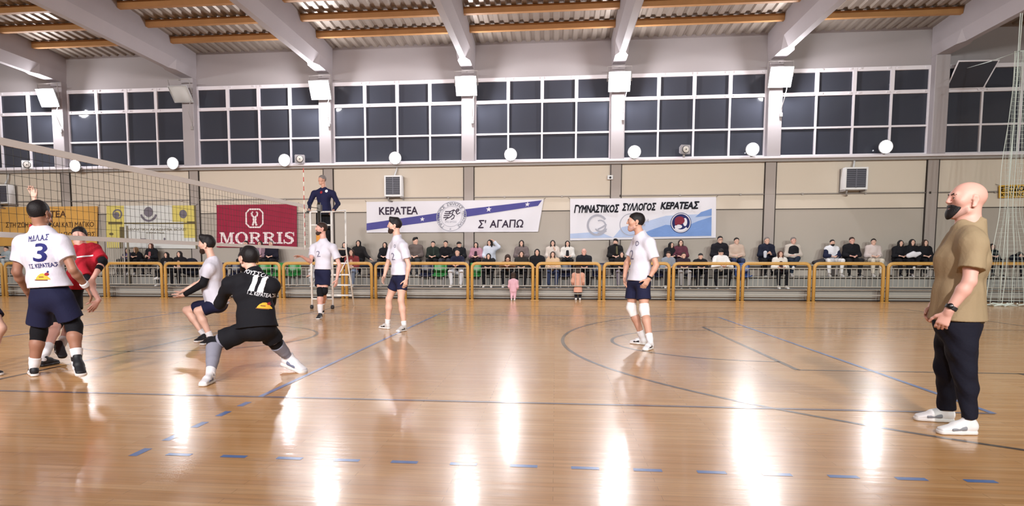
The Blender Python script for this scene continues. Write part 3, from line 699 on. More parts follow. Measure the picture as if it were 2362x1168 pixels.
banner('orange_banner', ((-28, 478), (225, 476), (224, 566), (-28, 568)), 'orange banner with brown Greek lettering, partly behind player number 3', bora, [
    ('lettering', bbr, [place(fit_text('ΚΕΡΑΤΕΑ', .34, .17, bold=.02), .55, .81), place(fit_text('ΣΤΗ ΖΩΗ ΥΠΑΡΧΕΙ ΚΑΙ ΚΑΤΙ ΜΑΓΙΚΟ', .80, .14, bold=.01), .57, .54), place(fit_text('ΛΕΓΟΝΤΑΙ ΦΙΛΟΙ ΚΑΙ ΑΠΟΛΑΥΣΕΙΣ', .83, .14, bold=.01), .565, .28)])])
banner('exit_sign', ((2304, 428), (2378, 425), (2378, 455), (2304, 457)), 'small yellow sign with brown letters behind the hanging net', mat('sign_amber', (206, 160, 54), .6, .3), [
    ('lettering', bbr, [place(fit_text('ΕΞΟΔΟΣ', .86, .42, bold=.03), .5, .70), place(fit_text('ΚΙΝΔΥΝΟΥ', .86, .30, bold=.02), .5, .24)])], 0.)

# ---------------------------------------------------------------- protective net hanging at the right
mnet = mat('hanging_net_white', (206, 214, 208), .8, .2)
HY = 19.0
tp = P(2352, 62, HY); bl = P(2306, 694, HY); kn = P(2352, 118, HY)
hn = tag(empty('hanging_net', P(2335, 700, HY)*np.array([1, 1, 0])), 'white protective net gathered and hanging from a cable near the right edge', 'net')
r_ = MB()
r_.tube([tp+np.array([0, 0, 1.1]), tp, P(2338, 300, HY), P(2322, 500, HY), P(2310, 640, HY), bl], .010, 6)
r_.tube([tp+np.array([.05, 0, 1.1]), kn], .010, 6)
r_.tube([kn, P(2290, 140, HY), P(2228, 158, WY-.2)], .009, 6); r_.tube([kn, kn+np.array([1.6, 0, .1])], .014, 6)
r_.build('rope', mnet, hn)
g = MB(); n = 15; rows = 62
def hp(i, j):
    "column i, row j of the gathered cloth of net: pleats that open towards the floor"
    t = j/rows; z = kn[2]*(1-t)+.03*t; op = .25+.9*t**1.5-.25*math.exp(-((t-.62)/.12)**2)
    a = i/(n-1); x = kn[0]-.02+op*(a-.32)*1.1+.03*math.sin(9*t+i*1.7); y = HY+.10*math.sin(i*2.2+3*t)*op
    return np.array([x, y, z])
for i in range(n): g.tube([hp(i, j) for j in range(0, rows+1, 2)], .0035 if i not in (0, 4, 8) else .009, 4, caps=False)
for j in range(0, rows+1): g.tube([hp(i, j) for i in range(n)], .0026, 3, caps=False)
g.build('netting', mnet, hn)
f_ = MB()
for k in range(9):
    a = k*1.1; f_.tube([hp(k, rows), hp(k, rows)+np.array([.18*math.cos(a), -.12+.1*math.sin(a), -.012]), hp(k, rows)+np.array([.3*math.cos(a*1.7), -.2, .05])], .02, 5)
f_.build('floor_folds', mnet, hn)
# ---------------------------------------------------------------- smooth solid surfaces for bodies and clothes
A3 = lambda *p: np.array(p if len(p) > 1 else p[0], float)
def unit(v): v = np.asarray(v, float); return v/(np.linalg.norm(v)+1e-12)
def lerp(a, b, t): return np.asarray(a, float)*(1-t)+np.asarray(b, float)*t
class Solid:
    def __init__(s, h=.01): s.h = h; s.pr = []; s.cuts = []; s.disp = None
    def cone(s, a, b, ra, rb, k=.02, cut=(), op=1):
        a = A3(a); b = A3(b); r = max(ra, rb); s.pr.append((0, a, b, (ra, rb), k, cut, op, np.minimum(a, b)-r, np.maximum(a, b)+r)); return s
    def ball(s, c, r, k=.02, op=1): return s.cone(c, A3(c)+A3(0, 0, 1e-4), r, r, k, (), op)
    def slab(s, a, b, side, wa, da, wb, db, k=.03, cut=(), op=1, end=None):
        "elliptic section running from a to b: half-width w along side, half-depth d across"
        a = A3(a); b = A3(b); ax = unit(b-a); sd = unit(A3(side)-ax*np.dot(side, ax)); r = max(wa, wb, da, db, end or 0)
        s.pr.append((1, a, b, (sd, np.cross(ax, sd), wa, da, wb, db, end), k, cut, op, np.minimum(a, b)-r, np.maximum(a, b)+r)); return s
    def egg(s, c, side, fw, rs, rf, ru, k=.02, op=1):
        "ellipsoid with half-axes along side, forward and the third direction"
        c = A3(c); return s.slab(c-A3(fw)*1e-4, c+A3(fw)*1e-4, side, rs, ru, rs, ru, k, (), op, rf)
    def cut(s, p, n, k=.006): s.cuts.append((A3(p), unit(n), k)); return s
    @staticmethod
    def _d(pr, X, Y, Z):
        kind, a, b, q, k, cut = pr[:6]
        ab = b-a; L2 = float(ab@ab); px, py, pz = X-a[0], Y-a[1], Z-a[2]
        t = np.clip((px*ab[0]+py*ab[1]+pz*ab[2])/L2, 0, 1)
        if kind == 0:
            d = np.sqrt((px-t*ab[0])**2+(py-t*ab[1])**2+(pz-t*ab[2])**2)-(q[0]+(q[1]-q[0])*t)
        else:
            sd, n, wa, da, wb, db, end = q; L = math.sqrt(L2); ax = ab/L
            u = px*sd[0]+py*sd[1]+pz*sd[2]; v = px*n[0]+py*n[1]+pz*n[2]; e = px*ax[0]+py*ax[1]+pz*ax[2]-t*L
            w_ = wa+(wb-wa)*t; dd = da+(db-da)*t; re = np.minimum(w_, dd) if end is None else end
            k0 = np.sqrt((u/w_)**2+(v/dd)**2+(e/re)**2); k1 = np.sqrt((u/w_**2)**2+(v/dd**2)**2+(e/re**2)**2)
            d = k0*(k0-1)/np.maximum(k1, 1e-6)
            d = np.where(k0 < .05, -np.minimum(w_, dd), d)
        for p, nn in cut:
            d = np.maximum(d, (X-p[0])*nn[0]+(Y-p[1])*nn[1]+(Z-p[2])*nn[2])
        return d
    def mesh(s, smooth=1):
        h = s.h; pos = [p for p in s.pr if p[6] > 0]
        lo = np.min([p[7] for p in pos], 0)-3*h-.012; hi = np.max([p[8] for p in pos], 0)+3*h+.012
        n = np.ceil((hi-lo)/h).astype(int)+1
        ax = [(lo[i]+h*np.arange(n[i])).astype(np.float32) for i in range(3)]
        D = np.full(n, 1., np.float32)
        for p in s.pr:
            k = p[4]; m = k+2.5*h
            i0 = np.maximum(np.floor((p[7]-m-lo)/h).astype(int), 0); i1 = np.minimum(np.ceil((p[8]+m-lo)/h).astype(int)+1, n)
            if (i1 <= i0).any(): continue
            sl = tuple(slice(a, b) for a, b in zip(i0, i1))
            X = ax[0][sl[0]][:, None, None]; Y = ax[1][sl[1]][None, :, None]; Z = ax[2][sl[2]][None, None, :]
            d = s._d(p, X, Y, Z).astype(np.float32); old = D[sl]
            if p[6] > 0:
                q = np.maximum(k-np.abs(old-d), 0)/max(k, 1e-6); D[sl] = np.minimum(old, d)-q*q*k*.25
            else:
                d = -d; q = np.maximum(k-np.abs(old-d), 0)/max(k, 1e-6); D[sl] = np.maximum(old, d)+q*q*k*.25
        X = ax[0][:, None, None]; Y = ax[1][None, :, None]; Z = ax[2][None, None, :]
        if s.disp is not None:
            near = np.argwhere(np.abs(D) < .05)
            if len(near):
                Pn = lo+near*h; D[near[:, 0], near[:, 1], near[:, 2]] += s.disp(Pn).astype(np.float32)
        for p, nn, k in s.cuts:
            d = ((X-p[0])*nn[0]+(Y-p[1])*nn[1]+(Z-p[2])*nn[2]).astype(np.float32)
            q = np.maximum(k-np.abs(D-d), 0)/max(k, 1e-6); D = np.maximum(D, d)+q*q*k*.25
        I = D < 0
        S = np.zeros(n-1, np.int8)
        cs = [(i, j, k) for i in (0, 1) for j in (0, 1) for k in (0, 1)]
        for i, j, k in cs: S += I[i:n[0]-1+i, j:n[1]-1+j, k:n[2]-1+k]
        cells = np.argwhere((S > 0) & (S < 8))
        if not len(cells): return np.zeros((0, 3)), np.zeros((0, 4), int)
        acc = np.zeros((len(cells), 3)); cnt = np.zeros(len(cells))
        for i, c0 in enumerate(cs):
            for c1 in cs[i+1:]:
                df = np.abs(np.array(c0)-np.array(c1))
                if df.sum() != 1: continue
                a = cells+c0; b = cells+c1
                da = D[a[:, 0], a[:, 1], a[:, 2]]; db = D[b[:, 0], b[:, 1], b[:, 2]]
                m = (da < 0) != (db < 0); t = np.where(m, da/np.where(m, da-db, 1), 0)
                pt = a+(b-a)*t[:, None]; acc[m] += pt[m]; cnt[m] += 1
        V = lo+acc/cnt[:, None]*h
        idx = np.full(n-1, -1, np.int64); idx[cells[:, 0], cells[:, 1], cells[:, 2]] = np.arange(len(cells))
        Q = []
        for a in range(3):
            b, c = (a+1) % 3, (a+2) % 3
            s0 = [slice(None)]*3; s1 = [slice(None)]*3; s0[a] = slice(0, n[a]-1); s1[a] = slice(1, n[a])
            ch = I[tuple(s0)] != I[tuple(s1)]
            e = np.argwhere(ch); ok = (e[:, b] > 0) & (e[:, c] > 0) & (e[:, b] < n[b]-1) & (e[:, c] < n[c]-1); e = e[ok]
            ins = I[e[:, 0], e[:, 1], e[:, 2]]
            def at(ob, oc):
                q = e.copy(); q[:, b] -= ob; q[:, c] -= oc; return idx[q[:, 0], q[:, 1], q[:, 2]]
            q = np.stack([at(1, 1), at(0, 1), at(0, 0), at(1, 0)], 1)
            q[~ins] = q[~ins][:, ::-1]; Q.append(q)
        Q = np.concatenate(Q); Q = Q[(Q >= 0).all(1)]
        for _ in range(smooth):
            for lam in (.5, -.45):
                e = np.concatenate([Q[:, [0, 1]], Q[:, [1, 2]], Q[:, [2, 3]], Q[:, [3, 0]]])
                sm = np.zeros_like(V); c = np.bincount(e[:, 0], minlength=len(V))+1e-9
                for i in range(3): sm[:, i] = np.bincount(e[:, 0], V[e[:, 1], i], len(V))/c
                V = V+lam*np.where((c > .5)[:, None], sm-V, 0)
        return V, Q
    def build(s, name, m, parent=None, loc=None, smooth=1):
        V, Q = s.mesh(smooth)
        me = bpy.data.meshes.new(name); o = bpy.data.objects.new(name, me)
        off = np.zeros(3)
        if loc is not None: off = np.array(loc, float); o.location = loc
        elif parent is not None: off = world_of(parent)
        V = (V-off).astype(np.float32); nq = len(Q)
        me.vertices.add(len(V)); me.vertices.foreach_set('co', V.ravel())
        me.loops.add(nq*4); me.loops.foreach_set('vertex_index', Q.ravel().astype(np.int32))
        me.polygons.add(nq); me.polygons.foreach_set('loop_start', np.arange(nq, dtype=np.int32)*4)
        me.polygons.foreach_set('use_smooth', np.ones(nq, bool))
        me.update(calc_edges=True); me.validate(); me.materials.append(m)
        return link(o, parent)

def wrinkles(amp, seed, freq=22., aniso=(1, 1, .6)):
    r = np.random.RandomState(seed); dirs = [unit(r.randn(3)*np.array(aniso)) for _ in range(5)]; ph = r.rand(5)*6; fr = freq*(.6+.9*r.rand(5))
    def f(Pn):
        w_ = .35*np.sin(Pn@dirs[3]*9+ph[3])+.35*np.sin(Pn@dirs[4]*13+ph[4]); o = 0
        for d, p, q in list(zip(dirs, ph, fr))[:3]:
            x = np.sin(Pn@d*q+p+3*w_); o = o+np.sign(x)*np.abs(x)**1.5
        return amp*o/3
    return f

# ---------------------------------------------------------------- a person from joints
SKIN = {'fair': (212, 170, 152), 'tan': (194, 148, 128), 'dark': (156, 112, 92), 'rosy': (212, 162, 148)}
def skin(k): return mat('skin_'+k, SKIN[k], .5, .35, var=.05, vscale=14)
def hairmat(c, nm): return mat('hair_'+nm, c, .6, .3, bump=(120, .22), var=.2, vscale=30)
HAIR = {'black': (24, 20, 22), 'brown': (54, 38, 32), 'grey': (120, 112, 110), 'blond': (120, 92, 64), 'auburn': (78, 46, 36)}
def hair_m(c): return hairmat(HAIR[c], c)

class Head:
    def __init__(s, c, f, up=(0, 0, 1), sc=1.):
        s.c = A3(c); s.f = unit(f); s.s = unit(np.cross(up, s.f)); s.u = np.cross(s.f, s.s); s.k = sc   # s.s = the head's own left
    def p(s, x, y, z): return s.c+(s.s*x+s.f*y+s.u*z)*s.k
    def skull(s, S, grow=0., k=.02):
        q = s.k; g = grow
        S.egg(s.p(0, -.010, .034), s.s, s.f, .076*q+g, .098*q+g, .084*q+g, k*q)
        S.slab(s.p(0, .018, .02), s.p(0, .046, -.062), s.s, .062*q+g, .058*q+g, .047*q+g, .040*q+g, 1.4*k*q)
        return S
    def face(s, S, fine=True):
        q = s.k; s.skull(S)
        S.ball(s.p(0, .066, -.084), .021*q, .025*q)                                           # chin
        S.cone(s.p(-.052, .01, -.06), s.p(0, .059, -.087), .02*q, .018*q, .025*q); S.cone(s.p(.052, .01, -.06), s.p(0, .059, -.087), .02*q, .018*q, .025*q)
        S.cone(s.p(-.036, .080, .034), s.p(.036, .080, .034), .011*q, .011*q, .02*q)           # brow
        S.cone(s.p(0, .092, .028), s.p(0, .105, -.012), .0075*q, .0105*q, .012*q); S.ball(s.p(-.010, .097, -.015), .0085*q, .008*q); S.ball(s.p(.010, .097, -.015), .0085*q, .008*q)
        if fine:
            for x in (-.032, .032): S.ball(s.p(x, .0945, .011), .0165*q, .008*q, op=-1); S.cone(s.p(x*.62, .0865, .0195), s.p(x*1.36, .080, .0185), .0042*q, .0042*q, .004*q); S.cone(s.p(x*.62, .084, .0035), s.p(x*1.32, .078, .0045), .0036*q, .0036*q, .004*q)
            S.cone(s.p(-.02, .084, -.048), s.p(.02, .084, -.048), .007*q, .007*q, .008*q); S.cone(s.p(-.016, .082, -.061), s.p(.016, .082, -.061), .008*q, .008*q, .008*q)
        for x in (-1, 1):
            for (a, b, r0) in (((-.016, -.03), (-.004, -.034), .008), ((-.016, -.03), (-.026, .004), .0065), ((-.026, .004), (-.02, .026), .007), ((-.02, .026), (-.002, .028), .0065), ((-.002, .028), (.002, .006), .006)):
                S.cone(s.p(x*.079, *a), s.p(x*.081, *b), r0*q, r0*q, .006*q)
            S.slab(s.p(x*.076, -.008, -.024), s.p(x*.077, -.012, .02), s.f, .010*q, .005*q, .013*q, .005*q, .006*q)
            S.ball(s.p(x*.048, .052, -.008), .026*q, .035*q)                                    # cheekbone
    def on_face(s, bvh, x, z):
        hit = bvh.ray_cast(Vector(s.p(x, .25, z)), Vector(-s.f), 1.)
        return np.array(hit[0]) if hit[0] is not None else s.p(x, .085, z)
    def eyes(s, parent, iris=(50, 36, 30), far=False, color='black'):
        off = Vector(world_of(parent)); bvh = BVHTree.FromPolygons([v.co+off for v in parent.data.vertices], [tuple(p.vertices) for p in parent.data.polygons]); q = s.k
        for x in (-1, 1):
            c = s.on_face(bvh, x*.032, .010)
            if far:
                E_ = MB(); t_ = s.s*.014*q; w_ = s.u*.0065*q; n_ = s.f*.006
                E_.add([c-t_, c-w_+n_, c+t_, c+w_+n_, c-n_*3], [(0, 1, 2, 3), (1, 0, 4), (2, 1, 4), (3, 2, 4), (0, 3, 4)]); E_.build('eye', mat('eye_far', (66, 48, 44), .5), parent)
            else:
                b = Solid(.0028); b.egg(c-s.f*.0045*q, s.s, s.f, .0125*q, .0075*q, .0072*q, .004); e = b.build('eye', mat('eye_white', (206, 196, 190), .25), parent)
                b = Solid(.0018); b.egg(c+s.f*.0015*q, s.s, s.f, .0056*q, .0028*q, .0056*q, .002); b.build('iris', mat('eye_iris', iris, .2), e)
                b = Solid(.0025); b.cone(c+s.s*-.014*q+s.u*.004*q-s.f*.001, c+s.u*.0085*q+s.f*.0015*q, .0028*q, .0034*q, .004); b.cone(c+s.u*.0085*q+s.f*.0015*q, c+s.s*.014*q+s.u*.004*q-s.f*.001, .0034*q, .0028*q, .004); b.build('eyelid', parent.data.materials[0], e)
            pts = [s.on_face(bvh, x*a, z) for a, z in ((.013, .031), (.031, .036), (.049, .031))]; r0 = (.0034 if not far else .0045)*q
            b = Solid(.003 if not far else .005); b.cone(pts[0], pts[1], r0, r0*1.1, .003); b.cone(pts[1], pts[2], r0*1.1, r0*.7, .003); b.build('eyebrow', hair_m(color), parent)
        if not far:
            pts = [s.on_face(bvh, a, -.055+.002*abs(a)/.022)-s.f*.002*q for a in (-.022, -.008, 0, .008, .022)]; b = Solid(.003)
            for p0, p1 in zip(pts[:-1], pts[1:]): b.cone(p0, p1, .0042*q, .0042*q, .004)
            b.build('lips', mat('lip_rose', (164, 98, 92), .5), parent)
    def hair(s, style, color, parent, h):
        m = hair_m(color) if isinstance(color, str) else color
        q = s.k; S = Solid(h)
        if style == 'fade' or style == 'short' or style == 'quiff':
            s.skull(S, .0055*q); S.egg(s.p(0, -.016, .048), s.s, s.f, .0775*q, .097*q, (.080 if style != 'quiff' else .086)*q, .02)
            for x in (-1, 1): S.slab(s.p(x*.070, .018, .035), s.p(x*.070, .022, -.012), s.f, .014*q, .006*q, .010*q, .005*q, .012)
            if style == 'quiff': S.cone(s.p(-.03, .07, .105), s.p(.03, .07, .105), .03*q, .03*q, .03*q); S.slab(s.p(0, -.04, .1), s.p(0, .06, .112), s.s, .06*q, .03*q, .05*q, .03*q)
            sl = .84 if style != 'fade' else .86; off = .072 if style != 'fade' else .078; S.disp = wrinkles(.004, 7, 75.)
            S.cut(s.p(0, .085, off), -(s.u*1-s.f*sl), .004); S.cut(s.p(0, .083, 0), s.f, .006)
        elif style == 'cap':
            s.skull(S, .013*q); S.cut(s.p(0, .085, .045), -(s.u-s.f*.25))
            S.slab(s.p(0, .07, .062), s.p(0, .15, .05), s.s, .07*q, .012*q, .055*q, .008*q, .01)
        elif style == 'hood':
            s.skull(S, .03*q); S.slab(s.p(0, -.04, -.02), s.p(0, -.05, -.14), s.s, .1*q, .08*q, .12*q, .07*q, .04)
            S.slab(s.p(0, .14, .03), s.p(0, .14, -.08), s.s, .058*q, .09*q, .05*q, .09*q, .02, (), -1)
        elif style == 'bun':
            s.skull(S, .013*q); S.cut(s.p(0, .085, .082), -(s.u-s.f*.9)); S.cut(s.p(0, .076, 0), s.f, .01); S.ball(s.p(0, -.1, .09), .045*q)
        elif style in ('long', 'half'):
            s.skull(S, .010*q)
            ln = .24 if style == 'long' else .14
            for x in (-1, 1):
                S.slab(s.p(x*.068, .01, .04), s.p(x*.085, .03, -ln), s.f, .05*q, .022*q, .045*q, .022*q, .03)
            S.slab(s.p(0, -.07, .03), s.p(0, -.085, -ln*.9), s.s, .08*q, .035*q, .09*q, .03*q, .03)
            S.slab(s.p(0, .14, .040), s.p(0, .13, -.3), s.s, .060*q, .098*q, .064*q, .100*q, .008, (), -1)
        return S.build('hair' if style not in ('cap', 'hood') else ('cap' if style == 'cap' else 'hood'), m, parent)
    def beard(s, parent, color, h, big=.007, low=0., back=.0):
        q = s.k; S = Solid(h); s.skull(S, big*q)
        S.ball(s.p(0, .067, -.085-low*.5), (.0205+big+low*.5)*q, .025*q); 
        for x in (-1, 1): S.cone(s.p(x*.052, .01, -.06), s.p(0, .059, -.087), (.0197+big*.7)*q, (.0185+big*.8)*q, .025*q)
        S.cone(s.p(-.024, .085, -.036), s.p(.024, .085, -.036), (.006+big*.25)*q, (.006+big*.25)*q, .01)
        S.cut(s.p(0, .09, -.028), s.u*1.-s.f*.28, .008); S.cut(s.p(0, back, 0), unit(-s.f-s.u*(.5 if back > 0 else 0)), .012); S.disp = wrinkles(.0014, 9, 60.)
        S.cone(s.p(-.017, .1, -.054), s.p(.017, .1, -.054), .008*q, .008*q, .006, (), -1)
        return S.build('beard', hair_m(color) if isinstance(color, str) else color, parent)

def add_hand(S, wr, d, palm, thumb, sc=1., curl=.5, spread=.25, fine=True):
    "palm slab, four unequal jointed fingers, thumb from the side of the palm. d: pointing direction, palm: palm normal, thumb: side of the thumb"
    d = unit(d); palm = unit(A3(palm)-d*np.dot(palm, d)); t = unit(np.cross(palm, d)); t = t if np.dot(t, thumb) > 0 else -t
    kn = wr+d*.092*sc
    S.slab(wr+d*.012*sc, kn-d*.012*sc, t, .028*sc, .016*sc, .040*sc, .014*sc, .012)
    ln = [.070, .079, .074, .058]; rr = [.0088, .009, .0087, .0078]
    for i in range(4):
        a = (1.5-i)/1.5; p = kn+t*a*.030*sc-d*.006*abs(a)*sc; dr = unit(d+t*a*.10*spread*2); c = curl*(1+.15*i)
        for seg, fr in enumerate((.45, .31, .24)):
            ang = c*(.55, .8, .5)[seg]; dr = unit(dr*math.cos(ang)+palm*math.sin(ang)-0*t)
            r0 = rr[i]*(1, .93, .86)[seg]*sc; q = p+dr*ln[i]*fr*sc; S.cone(p, q, r0, r0*.93, .004); p = q
    p = wr+d*.028*sc+t*.026*sc; dr = unit(d*.75+t*.75+palm*.25)
    for l_, r0, bend in ((.036, .0125, 0), (.032, .0105, .35), (.026, .0092, .35)):
        dr = unit(dr+d*bend*.8+palm*bend*.5-t*bend*.3); q = p+dr*l_*sc; S.cone(p, q, r0*sc, r0*.93*sc, .008); p = q

def limb_band(h, a, b, t0, t1, r0, r1, k=.004):
    a = A3(a); b = A3(b); d = unit(b-a); p, q = lerp(a, b, t0), lerp(a, b, t1); S = Solid(h)
    S.cone(p-d*.03, q+d*.03, r0, r1); S.cut(p, -d, k); S.cut(q, d, k); return S

def shoe(parent, an, to, side, sc, upper, sole, h, accent=None, name='shoe', high=0., flat=False):
    an = A3(an); to = A3(to); v = to-an
    if flat:
        fd = unit(v*A3(1, 1, 0)); u = A3(0, 0, 1); sd = np.cross(u, fd); L = sc; best = None
    else: sd = unit(A3(side)-unit(v)*np.dot(side, unit(v)))
    ang = math.radians(20)
    if not flat: c, s_ = math.cos(ang), math.sin(ang)
    if not flat:
        vv = unit(v); ortho = np.cross(sd, vv)
        for q in (vv*c+ortho*s_, vv*c-ortho*s_):
            u = np.cross(q, sd); u = u if np.dot(u, an-to) > 0 else -u
            hgt = abs(np.dot(an-to, u)-.085*sc)
            if q is not None and (c is not None) and (not isinstance(ang, tuple) or hgt < ang[0]): ang = (hgt, q, u)
        fd, u = unit(ang[1]), unit(ang[2]); L = np.linalg.norm(v)/.222
    hb = to-fd*.285*L
    def p(x, y, z): return hb+(fd*x+sd*y+u*z)*L
    S = Solid(h); q = L
    S.slab(p(.04, 0, .05), p(.15, 0, .046), sd, .034*q, .044*q, .040*q, .036*q, .02)
    S.slab(p(.15, 0, .044), p(.245, 0, .028), sd, .040*q, .034*q, .040*q, .020*q, .02)
    S.cone(p(.05, 0, .06), p(.062, 0, .10+high), .040*q, .038*q, .02); S.cone(p(.07, 0, .088), p(.15, 0, .055), .032*q, .028*q, .02)
    S.cut(p(0, 0, .014), -u, .004); S.cut(p(.06, 0, .112+high), unit(u-fd*.25), .006)
    o = S.build(name, upper, parent)
    B = Solid(h); B.slab(p(.036, 0, .012), p(.13, 0, .012), sd, .038*q, .03*q, .040*q, .03*q, .02); B.slab(p(.13, 0, .012), p(.243, 0, .012), sd, .040*q, .03*q, .045*q, .03*q, .02)
    B.cut(p(0, 0, .0), -u, .003); B.cut(p(0, 0, .027), u, .003); B.build('sole', sole, o)
    if accent is not None:
        T = Solid(h); T.slab(p(.085, 0, .088), p(.165, 0, .060), sd, .022*q, .014*q, .022*q, .012*q, .01); T.build('tongue', accent, o)
        for x in (-1, 1):
            W = Solid(h); W.slab(p(.10, x*.036, .045), p(.19, x*.04, .035), u, .016*q, .008*q, .010*q, .006*q, .01); W.build('side_stripe', accent, o)
    return o

def person(label, J, f_head, skin_k='fair', h=.010, sc=1., group=None, up_head=(0, 0, 1), head_k=1., shirt=None, sleeve=.55, hem=.02, shorts=None, short_t=.62, pants=None,
           hair=None, beard=None, face=True, eyes=False, hands=True, shoes=None, socks=None, pads=None, bulk=1., name='person', flesh=1., seed=1, wr=.004, collar=None, fh=None, belly=0., coat=False, neck_r=.056, neckline=.022, stubble=False, calf=1.):
    """J: head, neck, shA/shB, elA/elB, wrA/wrB, hdA/hdB (finger direction points), pelvis, hipA/B, knA/B, anA/B, toA/B as world points"""
    shA, shB = A3(J['shA']), A3(J['shB']); M = (shA+shB)/2; pel = A3(J['pelvis']); neck = A3(J['neck'])
    S1 = unit(shA-shB); S2 = unit(A3(J['hipA'])-A3(J['hipB'])); spine = unit(M-pel)
    chest = lerp(M, pel, .27); waist = lerp(M, pel, .68)
    if 'chest' in J: chest = A3(J['chest'])
    if 'waist' in J: waist = A3(J['waist'])
    Sc = unit(lerp(S1, S2, .3)); Sw = unit(lerp(S1, S2, .65)); b = bulk*sc; fr = unit(np.cross(S1, spine))
    H = Head(J['head'], f_head, up_head, head_k*sc)
    if np.dot(fr, H.f) < 0 and not J.get('back'): fr = -fr
    flat = {}; kb_ = {}
    for q in 'AB':
        to_, an_ = A3(J['to'+q]), A3(J['an'+q]); flat[q] = J.get('flat', '') != 'none' and q not in J.get('raised', '')
        if flat[q]:
            fd_ = unit((to_-an_)*A3(1, 1, 0)); J['an'+q] = to_-fd_*.225*sc+A3(0, 0, .085*sc)
    root_loc = np.array([pel[0], pel[1], min(A3(J[k])[2] for k in ('toA', 'toB'))])
    def torso(S, g=0., k=.05):
        S.slab(pel-spine*.03*sc, waist, S2, .150*b+g, .112*b+g, (.135+belly)*b+g, (.098+belly)*b+g, k)
        S.slab(waist, chest, Sw, (.135+belly)*b+g, (.098+belly)*b+g, .158*b+g, .120*b+g, k)
        S.slab(chest, lerp(chest, M, .82), Sc, .158*b+g, .120*b+g, .148*b+g, .092*b+g, k)
        S.cone(lerp(M, shA, .25)+spine*.02*sc, shA-S1*.012*sc, .066*b+g, .060*b+g, k); S.cone(lerp(M, shB, .25)+spine*.02*sc, shB+S1*.012*sc, .066*b+g, .060*b+g, k)
        return S
    body = Solid(h)
    torso(body)
    H.face(body, face)
    nb = H.p(0, -.028, -.055); body.cone(nb, neck, neck_r*sc*.98, neck_r*sc*1.08, .03); body.cone(neck, chest, .055*sc, .06*sc, .05)
    for x in (shA, shB): body.cone(neck, lerp(M, x, .85), .046*b, .044*b, .05)
    a_ = flesh*sc
    for q in 'AB':
        sh, el, wr_, hd = A3(J['sh'+q]), A3(J['el'+q]), A3(J['wr'+q]), A3(J['hd'+q])
        up = unit(el-sh); lo_ = unit(wr_-el)
        body.cone(sh, lerp(sh, el, .5), .054*a_, .047*a_, .03); body.cone(lerp(sh, el, .4), el, .047*a_, .036*a_, .02)
        body.cone(el, lerp(el, wr_, .3), .037*a_, .039*a_, .02); body.cone(lerp(el, wr_, .3), wr_, .039*a_, .0255*a_, .02); body.cone(wr_, wr_+unit(hd-wr_)*.02, .026*a_, .024*a_, .012)
        pn = A3(J['pn'+q]) if 'pn'+q in J else (pel-wr_)
        th = A3(J['th'+q]) if 'th'+q in J else H.f
        if hands == 'simple':
            dd = unit(hd-wr_); t_ = unit(np.cross(dd, pn)); body.slab(wr_, wr_+dd*.09*sc, t_, .028*sc, .017*sc, .038*sc, .016*sc, .01); body.slab(wr_+dd*.09*sc, wr_+dd*.155*sc+unit(pn)*.02, t_, .036*sc, .014*sc, .026*sc, .012*sc, .01); body.cone(wr_+dd*.03, wr_+dd*.075*sc+th*.045, .014*sc, .011*sc, .01)
        elif hands: add_hand(body, wr_+unit(hd-wr_)*.012, hd-wr_, pn, th, sc*(1.04 if h < .012 else 1.1), J.get('curl'+q, .5))
        hip, kn, an, to = (A3(J[n_+q]) for n_ in ('hip', 'kn', 'an', 'to'))
        body.cone(hip, lerp(hip, kn, .5), .088*a_, .072*a_, .05); body.cone(lerp(hip, kn, .5), kn, .072*a_, .053*a_, .03)
        back = unit(np.cross(S2, unit(an-kn))); mid = lerp(kn, an, .32)
        kb = unit(kn-lerp(hip, an, .5)) if np.linalg.norm(kn-lerp(hip, an, .5)) > .03 else fr
        kb_[q] = kb; body.cone(kn, mid-kb*.012*sc, .052*a_, .057*a_*calf, .03); body.cone(mid-kb*.012*sc, an, .057*a_*calf, .034*a_*calf, .03); body.cone(an, lerp(an, to, .45)-(unit(an-to)*.0+(A3(0, 0, .014) if flat[q] else A3(0, 0, 0))), .034*a_*calf, .017*a_, .01)
    if isinstance(skin_k, str): skm = skin(skin_k)
    else: skm = skin_k
    o = body.build(name, skm, None, root_loc); tag(o, label, 'person', group)
    fh = fh or max(.006, h*.8)
    if hair: H.hair(hair[0], hair[1], o, fh)
    if beard: H.beard(o, beard[0], fh, *(beard[1:] if len(beard) > 1 else ()))
    if eyes: H.eyes(o)
    if eyes is None and face: H.eyes(o, far=True)
    if stubble:
        S = Solid(max(.004, h*.6)); H.skull(S, .0015); 
        for x in (-1, 1): S.cone(H.p(x*.052, .01, -.06), H.p(0, .059, -.087), .0225*H.k, .0205*H.k, .025*H.k)
        S.cut(H.p(0, .0, -.022), unit(H.u+H.f*.12)); S.cut(H.p(0, .012, 0), -H.f, .01); S.build('stubble', mat('stubble_grey', (186, 144, 132), .7), o)
    out = {'root': o, 'head': H}
